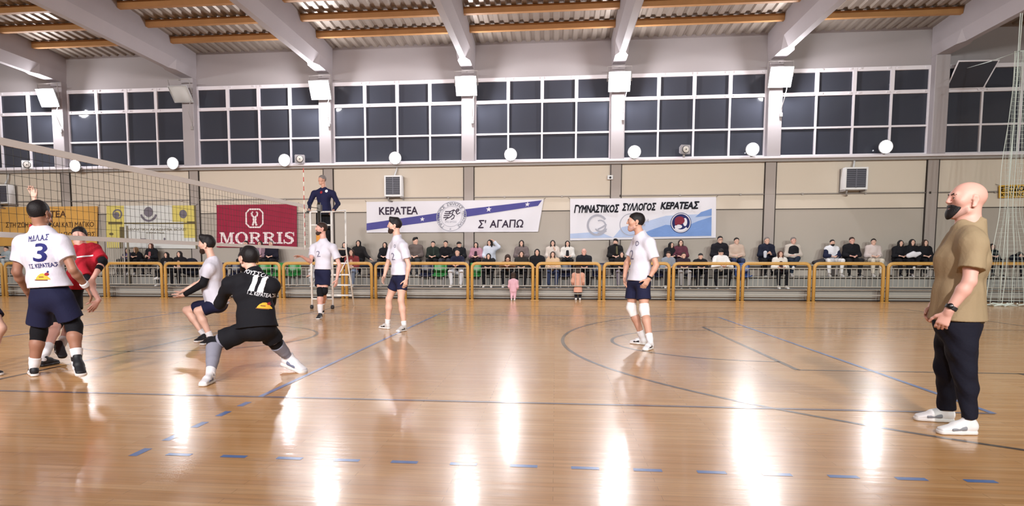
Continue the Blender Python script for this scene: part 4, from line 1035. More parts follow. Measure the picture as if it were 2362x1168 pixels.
    # trousers or shorts
    for nm, m_, tt, spec in (('shorts', shorts, short_t, 's'), ('trousers', pants, .93, 'p')):
        if m_ is None: continue
        S = Solid(h); S.slab(pel-spine*.02*sc, lerp(pel, waist, .75), S2, .168*b, .128*b, (.148+belly)*b, (.112+belly)*b, .05, ((lerp(pel, waist, .78) if shirt is None else pel-spine*((hem or 0)-.05), spine),))
        for q in 'AB':
            hip, kn, an = A3(J['hip'+q]), A3(J['kn'+q]), A3(J['an'+q]); d = unit(kn-hip)
            if spec == 's':
                e = lerp(hip, kn, tt); S.slab(hip, e+d*.05, S2, 0.094*a_, .094*a_, .108*a_, .100*a_, .05, ((e, d),))
            else:
                d2 = unit(an-kn); e = lerp(kn, an, tt); S.cone(hip, lerp(hip, kn, .5), .103*a_, .085*a_, .05); S.cone(lerp(hip, kn, .5), kn, .085*a_, .068*a_, .03); S.cone(kn, e+d2*.05, .068*a_, (.032*calf+.014)*a_, .03, ((e, d2),)); mc = lerp(kn, an, .32)-kb_[q]*.013*sc; S.cone(lerp(kn, mc, .3), mc, .064*a_, (.057*calf+.010)*a_, .02); S.cone(mc, e+d2*.05, (.057*calf+.010)*a_, (.034*calf+.014)*a_, .02, ((e, d2),))
        S.disp = wrinkles(wr*1.3, seed+5, 40., (1, 1, .4)); out['shorts'] = S.build(nm, m_, o)
    if shirt is not None:
        S = Solid(h); g = .016 if not coat else .035
        torso(S, g)
        hp = lerp(pel, waist, -.15 if hem is None else 0)-spine*(hem or 0)
        cn = unit(H.u*.0+unit(nb-neck)+H.f*.38)
        S.cone(neck-spine*.05, neck+unit(nb-neck)*.05, .080*sc, neck_r*sc*1.05+.014, .04, ((neck+unit(nb-neck)*neckline, cn),))
        S.slab(hp-spine*.03, waist, S2, .186*b+g, .138*b+g, (.148+belly)*b+g, (.108+belly)*b+g, .05)
        S.cut(hp, -unit(spine*.45+A3(0, 0, .55)), .006)
        for x in (shA, shB): S.cone(neck-spine*.004, lerp(M, x, .92)+spine*.004, .054*b+g*.3, .056*b+g*.4, .06)
        for q in 'AB':
            sh, el, wr_ = A3(J['sh'+q]), A3(J['el'+q]), A3(J['wr'+q]); d = unit(el-sh)
            if sleeve < 1: e = lerp(sh, el, sleeve); S.cone(sh, e+d*.06, .064*a_+g*.5, .070*a_+g*.4, .04, ((e, d),))
            else:
                d2 = unit(wr_-el); e = lerp(el, wr_, sleeve-1); S.cone(sh, el, .062*a_+g*.6, .047*a_+g*.6, .04); S.cone(el, e+d2*.04, .047*a_+g*.6, .034*a_+g*.6, .03, ((e, d2),))
        S.disp = wrinkles(wr*1.5, seed, 38., (1, 1, .5)); out['shirt'] = S.build('jacket' if coat else ('sweater' if sleeve > 1 else 'shirt'), shirt, o)
        if collar is not None:
            C_ = Solid(min(h, .008)); C_.cone(neck-spine*.012, neck+unit(nb-neck)*.022, .070*sc, .064*sc, .01)
            C_.cut(neck+unit(nb-neck)*.014, unit(nb-neck), .003); C_.cut(neck-spine*.03, -spine); C_.build('collar', collar, o)
    ss = unit(np.cross((0, 0, 1), H.f))
    for q in 'AB':
        hip, kn, an, to = (A3(J[n_+q]) for n_ in ('hip', 'kn', 'an', 'to'))
        if shoes: 
            sv = S2 if abs(np.dot(S2, unit(to-an))) < .75 else unit(np.cross((0, 0, 1), to-an))
            shoe(o, an, to, unit(np.cross((0, 0, 1), to-an)) if 'sd'+q not in J else J['sd'+q], sc, shoes[0], shoes[1], max(.005, h*.75), shoes[2] if len(shoes) > 2 else None, flat=flat[q])
        if socks:
            rad = lambda t: (.080-max(0, t-.2)/.8*.041)*a_
            SK = Solid(max(.006, h*.8)); t0 = socks[1]; pk = lambda t: lerp(kn, an, t)-(kb_[q]*.012*sc*max(0, 1-abs(t-.32)/.4))
            for ta, tb in ((t0-.03, (t0+1.03)/2), ((t0+1.03)/2, 1.03)): SK.cone(pk(ta), pk(tb), rad(ta), rad(tb), .01)
            SK.cut(pk(t0), -unit(an-kn), .004); SK.build('sock', socks[0], o)
        if pads:
            d = unit(kn-hip); d2 = unit(an-kn); P_ = Solid(max(.006, h*.8)); u0, u1 = pads[1] if len(pads) > 1 else (.10, .11)
            p0, p1 = kn-d*u0, kn+d2*u1
            P_.cone(p0-d*.02, kn, .066*a_, .066*a_, .03, ((p0, -d),)); P_.cone(kn, p1+d2*.02, .066*a_, .062*a_, .03, ((p1, d2),))
            P_.build('knee_pad', pads[0], o)
    return out

def print_on(shirt_o, parent, ctr, rdir, udir, items, eps=.004, name='lettering'):
    "lay flat lettering onto a garment: items (material, verts in metres, faces)"
    me = shirt_o.data; off = Vector(world_of(shirt_o))
    bvh = BVHTree.FromPolygons([v.co+off for v in me.vertices], [tuple(p.vertices) for p in me.polygons])
    if len(ctr) == 2:
        hit = bvh.ray_cast(Vector((0, 0, CAMH)), Vector(unit(ray(*ctr))), 40.)
        if hit[0] is None: return
        ctr = np.array(hit[0])
    r = unit(rdir); u = unit(A3(udir)-r*np.dot(udir, r)); n = np.cross(r, u); ctr = A3(ctr)
    for li, (nm, m, v2, fs) in enumerate(items):
        bm = bmesh.new(); bv = [bm.verts.new((a, b, 0)) for a, b in np.array(v2)]
        for f in fs:
            try: bm.faces.new([bv[t] for t in f])
            except ValueError: pass
        bmesh.ops.triangulate(bm, faces=bm.faces[:])
        for _ in range(4):
            es = [e for e in bm.edges if e.calc_length() > .022]
            if not es: break
            bmesh.ops.subdivide_edges(bm, edges=es, cuts=1); bmesh.ops.triangulate(bm, faces=[f for f in bm.faces if len(f.verts) > 3])
        bm.verts.index_update(); vs_ = []; ok = []
        for v in bm.verts:
            p = ctr+r*v.co.x+u*v.co.y
            hit = bvh.ray_cast(Vector(p+n*.5), Vector(-n), 1.)
            if hit[0] is None: vs_.append(p); ok.append(False)
            else: vs_.append(np.array(hit[0])+n*(eps+.0012*li)); ok.append(True)
        fs2 = [tuple(v.index for v in f.verts) for f in bm.faces if all(ok[v.index] for v in f.verts)]; bm.free()
        if fs2: MB().add(vs_, fs2, True).build(nm, m, shirt_o, recalc=False)
# ---------------------------------------------------------------- the players, the referee, the coach
wshirt = cloth('white_shirt', (208, 206, 218)); nshort = cloth('navy_shorts', (26, 28, 56)); blackc = cloth('black', (20, 20, 26)); navyc = cloth('navy', (28, 30, 62))
sole_w = mat('sole_white', (220, 216, 214), .6); shoe_w = mat('shoe_white', (224, 222, 226), .6); shoe_b = mat('shoe_black', (24, 24, 30), .6); sockw = cloth('sock_white', (226, 224, 228)); padb = cloth('pad_black', (18, 18, 24)); padw = cloth('pad_white', (232, 228, 228))
ink = mat('shirt_print_navy', (38, 40, 104), .7, .2); inkw = mat('shirt_print_white', (226, 226, 232), .7, .2); inky = mat('shirt_print_yellow', (222, 174, 62), .7, .2); inkr = mat('shirt_print_red', (150, 44, 50), .7, .2); inkg = mat('shirt_print_grey', (112, 108, 130), .7, .2)
def joints(Y0, **k):
    out = {}
    for n, v in k.items():
        if n in ('curlA', 'curlB', 'back', 'raised'): out[n] = v
        elif n[:2] in ('pn', 'th'): out[n] = A3(v)
        else: out[n] = P(v[0], v[1], Y0+(v[2] if len(v) > 2 else 0.))
        if n in ('toA', 'toB') and n[2] not in k.get('raised', ''): out[n] = G(v[0], v[1], .002)
    return out
def emblem_items(sc_):
    "the small club crest printed low on a jersey: a yellow mound with a dark figure"
    v = np.array([(-.085, -.045), (.085, -.045), (.078, -.03), (.055, -.005), (.03, .022), (.0, .034), (-.03, .028), (-.06, .004), (-.078, -.025)])*sc_
    return [('crest_yellow', inky, v, [tuple(range(9))]), ('crest_red', inkr, *place(disc2(0, 0, .024, .020, 12), .042*sc_, .022*sc_, sc_, sc_)), ('crest_navy', ink, *place(disc2(0, 0, .010, .012, 10), .05*sc_, .052*sc_, sc_, sc_)),
            ('crest_mark', mat('shirt_print_brown', (126, 78, 40), .7), *place(rect2(-.028, -.006, .028, .006), -.015*sc_, -.012*sc_, sc_, sc_)), ('crest_base', mat('shirt_print_brown', (126, 78, 40), .7), *rect2(-.092*sc_, -.055*sc_, .06*sc_, -.044*sc_))]
# --- coach in the khaki T-shirt
Jm = joints(5.08, head=(2229, 465, 0), neck=(2234, 520, .0), shA=(2246, 566, -.21), shB=(2210, 560, .21), elA=(2236, 650, -.27), wrA=(2190, 716, -.25), hdA=(2168, 757, -.22),
            elB=(2186, 645, .30), wrB=(2152, 706, .24), hdB=(2132, 742, .20), chest=(2219, 600, 0), waist=(2210, 680, 0), pelvis=(2208, 738, 0), hipA=(2214, 752, -.09), hipB=(2204, 750, .09),
            knA=(2226, 860, -.13), anA=(2240, 975, -.17), toA=(2156, 1000, -.20), knB=(2184, 850, .13), anB=(2188, 944, .19), toB=(2102, 968, .17),
            pnA=(.55, .8, -.1), thA=(-1, .2, 0.1), pnB=(.5, -.8, 0), thB=(-1, 0, .2), curlA=1.0, curlB=1.15)
coach = person('bald bearded man in a khaki T-shirt and dark trousers, arms hanging', Jm, (-1, .06, .10), 'rosy', .0068, 1.0, head_k=1.13, shirt=cloth('khaki', (150, 130, 102)), sleeve=.68, hem=-.0, pants=cloth('dark_trousers', (20, 20, 34)),
               beard=('black', .010, .012, .022), eyes=True, shoes=(mat('sneaker_white', (226, 224, 226), .5), sole_w, mat('sneaker_grey', (132, 134, 142), .6)), bulk=1.14, flesh=1.10, calf=.80, seed=3, wr=.010, neck_r=.068, neckline=-.004, stubble=True)
wd = unit(Jm['wrA']-Jm['elA']); wc = Jm['wrA']-wd*.02
WB = Solid(.004); WB.cone(wc-wd*.05, wc+wd*.05, .039, .037); WB.cut(wc-wd*.013, -wd, .002); WB.cut(wc+wd*.013, wd, .002); wb_ = WB.build('watch_strap', mdk, coach['root'])
WF = Solid(.004); WF.egg(wc+A3(-.024, -.034, .014), (.55, 0, .8), unit((-.5, -.8, .25)), .019, .006, .019); WF.build('watch_case', mat('watch_black', (14, 14, 16), .25), wb_)
BT = Solid(.006); sp = unit((Jm['shA']+Jm['shB'])/2-Jm['pelvis']); BT.slab(Jm['pelvis']-sp*.02, Jm['pelvis']+sp*.03, unit(Jm['hipA']-Jm['hipB']), .202, .157, .200, .155, .01); BT.cut(Jm['pelvis']-sp*.012, -sp); BT.cut(Jm['pelvis']+sp*.02, sp); BT.build('belt', mat('belt_black', (16, 16, 18), .5), coach['root'])

# --- number 3, seen from behind
J3 = joints(6.32, raised='B', head=(91, 494, 0), neck=(96, 533, .0), shA=(52, 566, .0), shB=(142, 562, .0), elA=(38, 628, -.04), wrA=(62, 672, .16), hdA=(76, 690, .25),
            elB=(168, 622, -.03), wrB=(198, 660, .14), hdB=(215, 690, .2), chest=(100, 590, .0), waist=(108, 645, .0), pelvis=(118, 682, .0), hipA=(96, 695, 0), hipB=(144, 693, 0),
            knA=(90, 765, .06), anA=(80, 846, .0), toA=(73, 861, .2), knB=(171, 752, .06), anB=(178, 826, -.02), toB=(189, 872, -.16), thA=(0, 1, 0), thB=(0, 1, .2), curlA=.6, curlB=.5, back=1)
p3 = person('player with number 3 on a white shirt and black knee pads, back turned', J3, (-.10, 1, .05), 'dark', .0075, 1.02, head_k=1.06, shirt=wshirt, sleeve=.62, hem=-.085, shorts=nshort, short_t=.74,
            hair=('fade', 'black'), shoes=(shoe_b, sole_w, shoe_w), socks=(sockw, .72), pads=(padb, (.11, .10)), bulk=1.12, flesh=1.12, seed=11, wr=.006)
rd, ud = (1, 0, 0), (0, 0, 1)
ctr3 = (92, 583)
print_on(p3['shirt'], None, ctr3, rd, (.06, 0, 1), [('number', ink, *place(fit_text('3', .115, .185, bold=.014), 0, -.0, 1, 1, -.03))])
print_on(p3['shirt'], None, (86, 549), (1, 0, .10), ud, [('lettering', ink, *fit_text('Μ.Δ.Λ.Α.Σ', .20, .062, bold=.014))])
print_on(p3['shirt'], None, (95, 613), (1, 0, .10), ud, [('lettering', ink, *fit_text('Γ.Σ. ΚΕΡΑΤΕΑΣ', .235, .045, bold=.014))])
print_on(p3['shirt'], None, (99, 637), rd, ud, emblem_items(.8))
limb_band(.005, J3['elB'], J3['wrB'], .80, 1.0, .043, .041).build('wristband', sockw, p3['root'])

# --- libero in black, number 11, wide stance
Jl = joints(6.62, raised='B', head=(574, 598, .06), neck=(587, 634, .0), shA=(530, 658, .02), shB=(628, 660, .06), elA=(506, 700, .20), wrA=(516, 704, .44), hdA=(520, 690, .55),
            elB=(618, 715, .30), wrB=(580, 728, .46), hdB=(560, 722, .55), chest=(584, 678, .0), waist=(590, 720, -.04), pelvis=(592, 752, -.08), hipA=(570, 762, -.06), hipB=(614, 760, -.02),
            knA=(494, 793, -.10), anA=(492, 868, -.36), toA=(464, 893, -.46), knB=(634, 790, .12), anB=(667, 826, .34), toB=(706, 864, .22), thA=(0, .3, 1), thB=(0, .3, 1), curlA=.5, curlB=.5, back=1)
lib = person('bearded player in black with number 11 in a wide crouch', Jl, (-.75, .62, .12), 'fair', .0075, 1.0, head_k=1.10, shirt=blackc, sleeve=1.55, hem=.02, shorts=blackc, short_t=.74,
             hair=('short', 'black'), beard=('black', .012, .03), shoes=(shoe_w, sole_w, mat('shoe_print_grey', (112, 116, 140), .6)), socks=(cloth('calf_sleeve_grey', (136, 136, 150)), .12), pads=(padb, (.14, .085)), bulk=1.10, flesh=1.02, seed=21, wr=.006, collar=blackc)
for q in 'AB':
    limb_band(.006, Jl['kn'+q], Jl['an'+q], .70, 1.03, .050, .046).build('sock', sockw, lib['root']); limb_band(.006, Jl['hip'+q], Jl['kn'+q], .66, .84, .082, .074).build('thigh_sleeve', cloth('calf_sleeve_grey', (136, 136, 150)), lib['root'])
rl, ul = unit(Jl['shB']-Jl['shA']+A3(0, 0, -.05)), A3(-.12, .0, 1)
print_on(lib['shirt'], None, (597, 655), rl+A3(.05, 0, -.12), ul, [('number', inkw, np.array([(x0+a, b) for x0 in (-.066, .012) for a, b in ((.0, -.08), (.052, -.08), (.052, -.06), (.040, -.06), (.040, .08), (.016, .08), (-.004, .058), (-.004, .04), (.012, .044), (.012, -.06), (.0, -.06))]), [tuple(range(11)), tuple(range(11, 22))])])
print_on(lib['shirt'], None, (589, 631), rl+A3(.05, 0, -.14), ul, [('lettering', inkw, *fit_text('ΡΟΥΣΣΟΣ', .235, .045, bold=.018))])
print_on(lib['shirt'], None, (599, 679), rl+A3(.05, 0, -.10), ul, [('lettering', inkw, *fit_text('Γ.Σ. ΚΕΡΑΤΕΑΣ', .22, .042, bold=.018))])
print_on(lib['shorts'], None, (611, 706), rl, ul, []) if False else print_on(lib['shirt'], None, (611, 704), rl, ul, emblem_items(.75))

# --- crouching player with the black sleeve
Jk = joints(9.32, head=(477, 566, 0), neck=(490, 602, 0), shA=(482, 620, -.17), shB=(500, 612, .16), elA=(468, 655, -.24), wrA=(424, 681, -.20), hdA=(394, 692, -.16),
            elB=(462, 652, .20), wrB=(424, 671, .10), hdB=(396, 684, .0), chest=(487, 630, 0), waist=(490, 668, 0), pelvis=(502, 698, 0), hipA=(502, 704, -.1), hipB=(500, 700, .1),
            knA=(456, 718, -.20), anA=(490, 785, -.14), toA=(462, 797, -.2), knB=(430, 716, .10), anB=(474, 778, .12), toB=(448, 791, .05), pnA=(0, .3, 1), thA=(0, -1, .3), pnB=(0, -.2, 1), thB=(0, 1, .2), curlA=.25, curlB=.25)
kne = person('crouching player in white with a black arm sleeve, hands held out', Jk, (-1, -.10, .02), 'fair', .009, .97, head_k=1.13, bulk=1.12, shirt=wshirt, sleeve=.62, hem=.03, shorts=nshort, short_t=.72,
             eyes=True, hair=('quiff', 'black'), beard=('brown', .004), shoes=(shoe_b, sole_w, shoe_b), socks=(sockw, .78), seed=31, wr=.006)
S_ = Solid(.008)
for q in 'A':
    e = lerp(Jk['sh'+q], Jk['el'+q], .5); d2 = unit(Jk['wr'+q]-Jk['el'+q]); S_.cone(e, Jk['el'+q], .058, .054, .02); S_.cone(Jk['el'+q], Jk['wr'+q], .054, .036, .02, ((Jk['wr'+q]-d2*.02, d2),))
S_.build('arm_sleeve', padb, kne['root'])
# --- player number 2 behind the net post
J2 = joints(13.45, head=(741, 529, 0), neck=(746, 556, 0), shA=(769, 573, -.10), shB=(724, 572, .08), elA=(783, 612, -.10), wrA=(777, 643, -.2), hdA=(775, 660, -.22),
            elB=(716, 604, -.1), wrB=(697, 592, -.3), hdB=(684, 590, -.4), chest=(745, 584, 0), waist=(745, 612, 0), pelvis=(745, 626, 0), hipA=(752, 632, -.03), hipB=(737, 631, .03),
            knA=(748, 672, -.08), anA=(752, 711, .15), toA=(742, 722, -.02), knB=(739, 673, -.12), anB=(741, 721, -.06), toB=(732, 738, -.24), curlA=.4, curlB=.2)
p2 = person('player in white and one black knee pad in front of the referee stand', J2, (-.86, -.5, .08), 'rosy', .010, 1.04, head_k=1.08, shirt=wshirt, sleeve=.62, hem=-.04, shorts=nshort, short_t=.66, eyes=True, hair=('short', 'brown'), beard=('brown', .003),
            shoes=(shoe_b, sole_w, shoe_w), socks=(sockw, .55), pads=(padb, (.08, .10)), seed=41, wr=.006)
print_on(p2['shirt'], None, (734, 586), (.8, -.6, 0), ud, [('number', inkg, *fit_text('2', .09, .12, bold=.0))])
# --- player below the striped banner
J9 = joints(11.3, head=(910, 522, 0), neck=(916, 550, 0), shA=(930, 569, -.17), shB=(908, 567, .16), elA=(943, 612, -.22), wrA=(938, 643, -.24), hdA=(934, 662, -.23),
            elB=(893, 612, .22), wrB=(887, 636, .12), hdB=(882, 652, .05), chest=(918, 588, 0), waist=(922, 625, 0), pelvis=(923, 640, 0), hipA=(928, 647, -.09), hipB=(914, 646, .09),
            knA=(925, 693, -.16), anA=(938, 751, -.10), toA=(915, 767, -.25), knB=(897, 690, .10), anB=(897, 745, .14), toB=(875, 757, .02), thA=(-1, 0, .2), thB=(-1, 0, .2), curlA=.45, curlB=.4)
p9 = person('bearded player in a white shirt and navy shorts standing below the striped banner', J9, (-1, -.12, .04), 'fair', .010, 1.0, head_k=1.10, shirt=wshirt, sleeve=.66, hem=-.04, shorts=nshort, short_t=.50, eyes=True, hair=('quiff', 'black'), beard=('brown', .006),
            shoes=(mat('shoe_pale_grey', (196, 192, 190), .6), sole_w, shoe_b), socks=(sockw, .8), seed=51, wr=.007)
print_on(p9['shirt'], None, (906, 592), (.75, -.66, 0), ud, [('number', inkg, *fit_text('2', .09, .12, bold=.0))])
print_on(p9['shirt'], None, (911, 568), (.75, -.66, 0), ud, [('crest', inkg, *place(ring2(0, 0, .028, .028, .01, .01, 16), 0, 0))])
# --- player with white knee pads
J1 = joints(9.62, head=(1466, 514, 0), neck=(1477, 544, 0), shA=(1499, 563, -.15), shB=(1470, 559, .17), elA=(1514, 612, -.22), wrA=(1498, 642, -.24), hdA=(1484, 664, -.24),
            elB=(1446, 606, .24), wrB=(1441, 637, .16), hdB=(1441, 660, .1), chest=(1480, 585, 0), waist=(1478, 625, 0), pelvis=(1476, 648, 0), hipA=(1484, 656, -.09), hipB=(1462, 655, .09),
            knA=(1486, 714, -.16), anA=(1513, 784, -.22), toA=(1486, 810, -.42), knB=(1456, 711, .08), anB=(1467, 772, .16), toB=(1452, 792, -.02), thA=(-1, 0, .2), thB=(-1, -.2, 0), curlA=.8, curlB=.4)
p1 = person('player in white with two white knee pads on the free-throw circle', J1, (-1, .04, .05), 'tan', .0085, 1.0, stubble=True, head_k=1.10, shirt=wshirt, sleeve=.70, hem=-.0, shorts=nshort, short_t=.62, eyes=True, hair=('short', 'black'),
            shoes=(shoe_w, sole_w, shoe_b), socks=(sockw, .74), pads=(padw, (.08, .115)), seed=61, wr=.005)
print_on(p1['shirt'], None, (1457, 588), (.7, -.7, 0), ud, [('number', inkg, *fit_text('2', .09, .13, bold=.0))])
print_on(p1['shirt'], None, (1470, 562), (.7, -.7, 0), ud, [('crest', inkg, *place(ring2(0, 0, .035, .035, .012, .012, 16), 0, 0))])
limb_band(.005, J1['elA'], J1['wrA'], .88, 1.0, .040, .038).build('wristband', padb, p1['root'])

# --- referee standing on the stand
Jr = joints(16.4, raised='AB', head=(743, 416, 0), neck=(747, 437, 0), shA=(768, 447, -.04), shB=(725, 447, .04), elA=(780, 470, .02), wrA=(769, 486, -.28), hdA=(764, 491, -.36),
            elB=(714, 469, .02), wrB=(713, 484, -.28), hdB=(714, 489, -.36), chest=(747, 455, 0), waist=(747, 476, 0), pelvis=(748, 492, 0), hipA=(756, 496, 0), hipB=(738, 496, 0),
            knA=(757, 538, -.02), anA=(757, 571, .02), toA=(754, 580, -.18), knB=(737, 538, -.02), anB=(737, 571, .02), toB=(732, 580, -.18), pnA=(0, 0, -1), pnB=(0, 0, -1), thA=(-1, 0, 0), thB=(1, 0, 0), curlA=1., curlB=1.)
for q in 'AB': Jr['an'+q][2] = PZ+.095; Jr['to'+q][2] = PZ+.002
ref = person('referee in a navy sweater standing on the white stand', Jr, (-.62, -.75, -.05), 'tan', .011, .98, shirt=navyc, sleeve=1.92, hem=.01, pants=blackc, hair=('fade', 'grey'), shoes=(shoe_b, mdk), seed=71, wr=.005, collar=blackc)
for px, m in ((741, inkr), (753, inkw)): print_on(ref['shirt'], None, (px, 441 if px > 750 else 444), (1, 0, 0), ud, [('badge', m, *disc2(0, 0, .035, .035, 14))])

# --- the opposing players behind the net
redc = cloth('crimson', (166, 30, 46))
Jd = joints(7.75, raised='A', head=(183, 547, 0), neck=(188, 574, .0), shA=(218, 577, .10), shB=(172, 590, -.08), elA=(238, 604, .0), wrA=(216, 640, -.22), hdA=(206, 660, -.3),
            elB=(204, 652, -.20), wrB=(228, 692, -.34), hdB=(208, 720, -.42), chest=(194, 602, 0), waist=(188, 635, .04), pelvis=(166, 655, .08), hipA=(172, 664, .14), hipB=(156, 664, .02),
            knA=(170, 732, .05), anA=(136, 808, -.35), toA=(146, 824, -.52), knB=(135, 740, -.25), anB=(104, 818, -.75), toB=(136, 838, -.85), thA=(1, -.5, 0), thB=(1, -.5, .5), curlA=.3, curlB=.3)
red = person('opposing player in a crimson jersey lunging behind number 3', Jd, (.45, -.9, -.02), 'rosy', .009, 1.0, shirt=redc, sleeve=.8, hem=.03, shorts=blackc, short_t=.72, hair=('short', 'black'), shoes=(shoe_b, mdk), socks=(sockw, .66), pads=(padb, (.12, .1)), seed=81, wr=.006)
S_ = Solid(.008); S_.cone(Jd['shA'], Jd['elA'], .056, .047, .02); S_.cone(Jd['elA'], lerp(Jd['elA'], Jd['wrA'], .5), .047, .04, .02); S_.cone(lerp(Jd['shB'], Jd['elB'], .8), Jd['elB'], .05, .047, .02); S_.build('arm_sleeve', padb, red['root'])
print_on(red['shirt'], None, (190, 592), (1, 0, .2), ud, [('stripe', inkw, *rect2(-.07, -.008, .07, .008))])
Jh = joints(8.3, head=(103, 506, 0), neck=(100, 538, 0), shA=(122, 556, .05), shB=(80, 552, -.05), elA=(128, 600, -.05), wrA=(118, 640, -.18), hdA=(112, 655, -.22),
            elB=(84, 496, -.03), wrB=(80, 460, .0), hdB=(70, 430, .0), chest=(102, 575, 0), waist=(106, 615, 0), pelvis=(108, 640, 0), hipA=(116, 648, 0), hipB=(98, 648, 0),
            knA=(112, 715, -.05), anA=(94, 802, .1), toA=(98, 822, -.05), knB=(92, 712, -.05), anB=(82, 802, .1), toB=(80, 822, -.05), pnB=(.3, -1, 0), thB=(1, 0, .3), curlB=.35)
hp_ = person('opposing player hidden behind number 3, one bare arm raised overhead', Jh, (.6, -.8, .05), 'fair', .010, 1.0, shirt=redc, sleeve=.6, hem=.03, shorts=blackc, short_t=.6, hair=('short', 'black'), beard=('black', .01), shoes=(shoe_b, sole_w), seed=91)
Je = joints(6.5, head=(-62, 500, 0), neck=(-58, 545, 0), shA=(-85, 570, .12), shB=(-35, 568, -.1), elA=(-92, 625, .15), wrA=(-60, 660, .25), hdA=(-45, 670, .3),
            elB=(-40, 625, -.2), wrB=(-30, 662, -.05), hdB=(-22, 680, 0), chest=(-56, 600, 0), waist=(-50, 650, 0), pelvis=(-44, 690, 0), hipA=(-52, 700, .08), hipB=(-38, 700, -.08),
            knA=(-60, 770, .2), anA=(-62, 840, .25), toA=(-40, 862, .3), knB=(1, 758, -.1), anB=(-24, 846, -.15), toB=(10, 866, -.12), curlA=.4, curlB=.4)
edge = person('player at the left photo edge showing only a bent bare leg', Je, (1, .3, 0), 'fair', .009, 1.0, shirt=wshirt, sleeve=.6, hem=.03, shorts=nshort, short_t=.6, hair=('short', 'black'), shoes=(shoe_b, sole_w), seed=95)
# ---------------------------------------------------------------- the spectators
CL = {}
def cc(rgb): 
    k = '%02x%02x%02x' % rgb
    return cloth('spectator_'+k, rgb)
BLK, NVY, WHT, GRY, BGE = (22, 22, 28), (28, 32, 58), (222, 220, 222), (120, 122, 128), (184, 164, 146)
DEN, LDN = (48, 58, 88), (128, 142, 168)
WSH, BSH = (218, 216, 216), (28, 28, 34)
def seated(px, py, row, label, top=BLK, hair=('short', 'black'), arms='lap', legs=BLK, shoes=BSH, face=(0, -1, 0), lean=0., skin_k='fair', spread=.13, beard=None, x_off=0., coat=True, twist=0., cross=False, seed=0, bulk=1., scarf=None, inner=None):
    Y = 22.26 if row == 'b' else 21.31
    st, fl_ = (1.10, T2Z) if row == 'b' else (.755, T1Z)
    hc = P(px, py, Y-.10-lean*.55); hz = hc[2]
    sc = min(1.06, max(.80, (hz-st)/.735)) if lean < .15 else .98
    x = hc[0]-x_off
    up = lambda dx, dy, dz: A3(x+dx, Y+dy, st+dz)
    M = hc+A3(0, .035+.03*lean, -.215*sc-.0*lean); f = unit(face); S = unit(A3(math.cos(twist), math.sin(twist), 0))
    J = dict(head=hc, neck=M+A3(0, -.005, .052), shA=M+S*.165*sc, shB=M-S*.165*sc, pelvis=up(0, .02, .11), hipA=up(.085, -.02, .085), hipB=up(-.085, -.02, .085))
    for q, s_ in (('A', 1), ('B', -1)):
        J['kn'+q] = up(s_*spread, -.43, .085); J['an'+q] = A3(x+s_*(spread*.85), Y-.40, fl_+.09); J['to'+q] = A3(x+s_*(spread*1.0), Y-.60, fl_+.004)
        el = M+S*s_*.235*sc+A3(0, -.06, -.25*sc)
        if arms == 'lap': wr_, hd = up(s_*.09, -.27, .23), up(s_*.0, -.36, .20)
        elif arms == 'knees': el = up(s_*(spread+.06), -.32, .24); wr_, hd = up(s_*.07, -.48, .30), up(s_*.0, -.53, .24)
        elif arms == 'cross': wr_, hd = M+A3(-s_*.03, -.22, -.27+s_*.02), M+A3(-s_*.13, -.18, -.25)
        elif arms == 'phone': wr_, hd = M+A3(s_*.07, -.26, -.22), M+A3(s_*.02, -.33, -.17)
        elif arms == 'head' and q == 'A': el = M+A3(.30, -.06, .06); wr_, hd = hc+A3(.14, -.05, .06), hc+A3(.05, -.07, .12)
        elif arms == 'face' and q == 'A': wr_, hd = M+A3(.07, -.18, -.02), hc+A3(.03, -.13, -.08)
        elif arms == 'reach' and q == 'A': el = M+A3(.26, -.05, -.2); wr_, hd = M+A3(.42, -.12, -.32), M+A3(.50, -.14, -.36)
        else: wr_, hd = up(s_*.14, -.26, .20), up(s_*.10, -.36, .17)
        J['el'+q], J['wr'+q], J['hd'+q] = el, wr_, hd; J['pn'+q] = A3(0, 0, -1) if arms != 'phone' else A3(0, .5, .5); J['th'+q] = A3(-s_, -.3, 0)
    if cross:
        J['knA'] = up(.05, -.44, .16); J['anA'] = A3(x-.10, Y-.50, fl_+.30); J['toA'] = A3(x-.17, Y-.66, fl_+.22)
    o = person(label, J, f, skin_k, .017, sc, 'spectators on the stand', shirt=cc(top), sleeve=1.93, hem=.0, pants=cc(legs), hair=hair, beard=beard, face=True, hands='simple', shoes=(mat('spectator_shoe_%02x' % shoes[0], shoes, .6), mat('spectator_sole', (200, 198, 196), .6)), coat=coat, eyes=None, seed=abs(seed+int(px)), wr=.006, fh=.013, bulk=bulk)
    r = o['root']
    if scarf:
        S_ = Solid(.013); S_.cone(J['neck']-A3(0, 0, .02), J['neck']+A3(0, -.01, .05), .085*sc, .08*sc); S_.cone(J['neck']+A3(.03, -.09, 0), J['neck']+A3(.04, -.15, -.22), .035, .03); S_.build('scarf', cc(scarf), r)
    if inner:
        S_ = Solid(.013); S_.slab(M+A3(0, -.125*bulk, -.04), M+A3(0, -.165*bulk, -.34), (1, 0, 0), .045, .02, .06, .02); S_.build('top', cc(inner), r)
    o['J'] = J; o['M'] = M; o['sc'] = sc
    return o
L_ = ('long', 'black'); LB = ('long', 'brown'); LA = ('long', 'auburn'); SB = ('short', 'black'); HF = ('half', 'black')
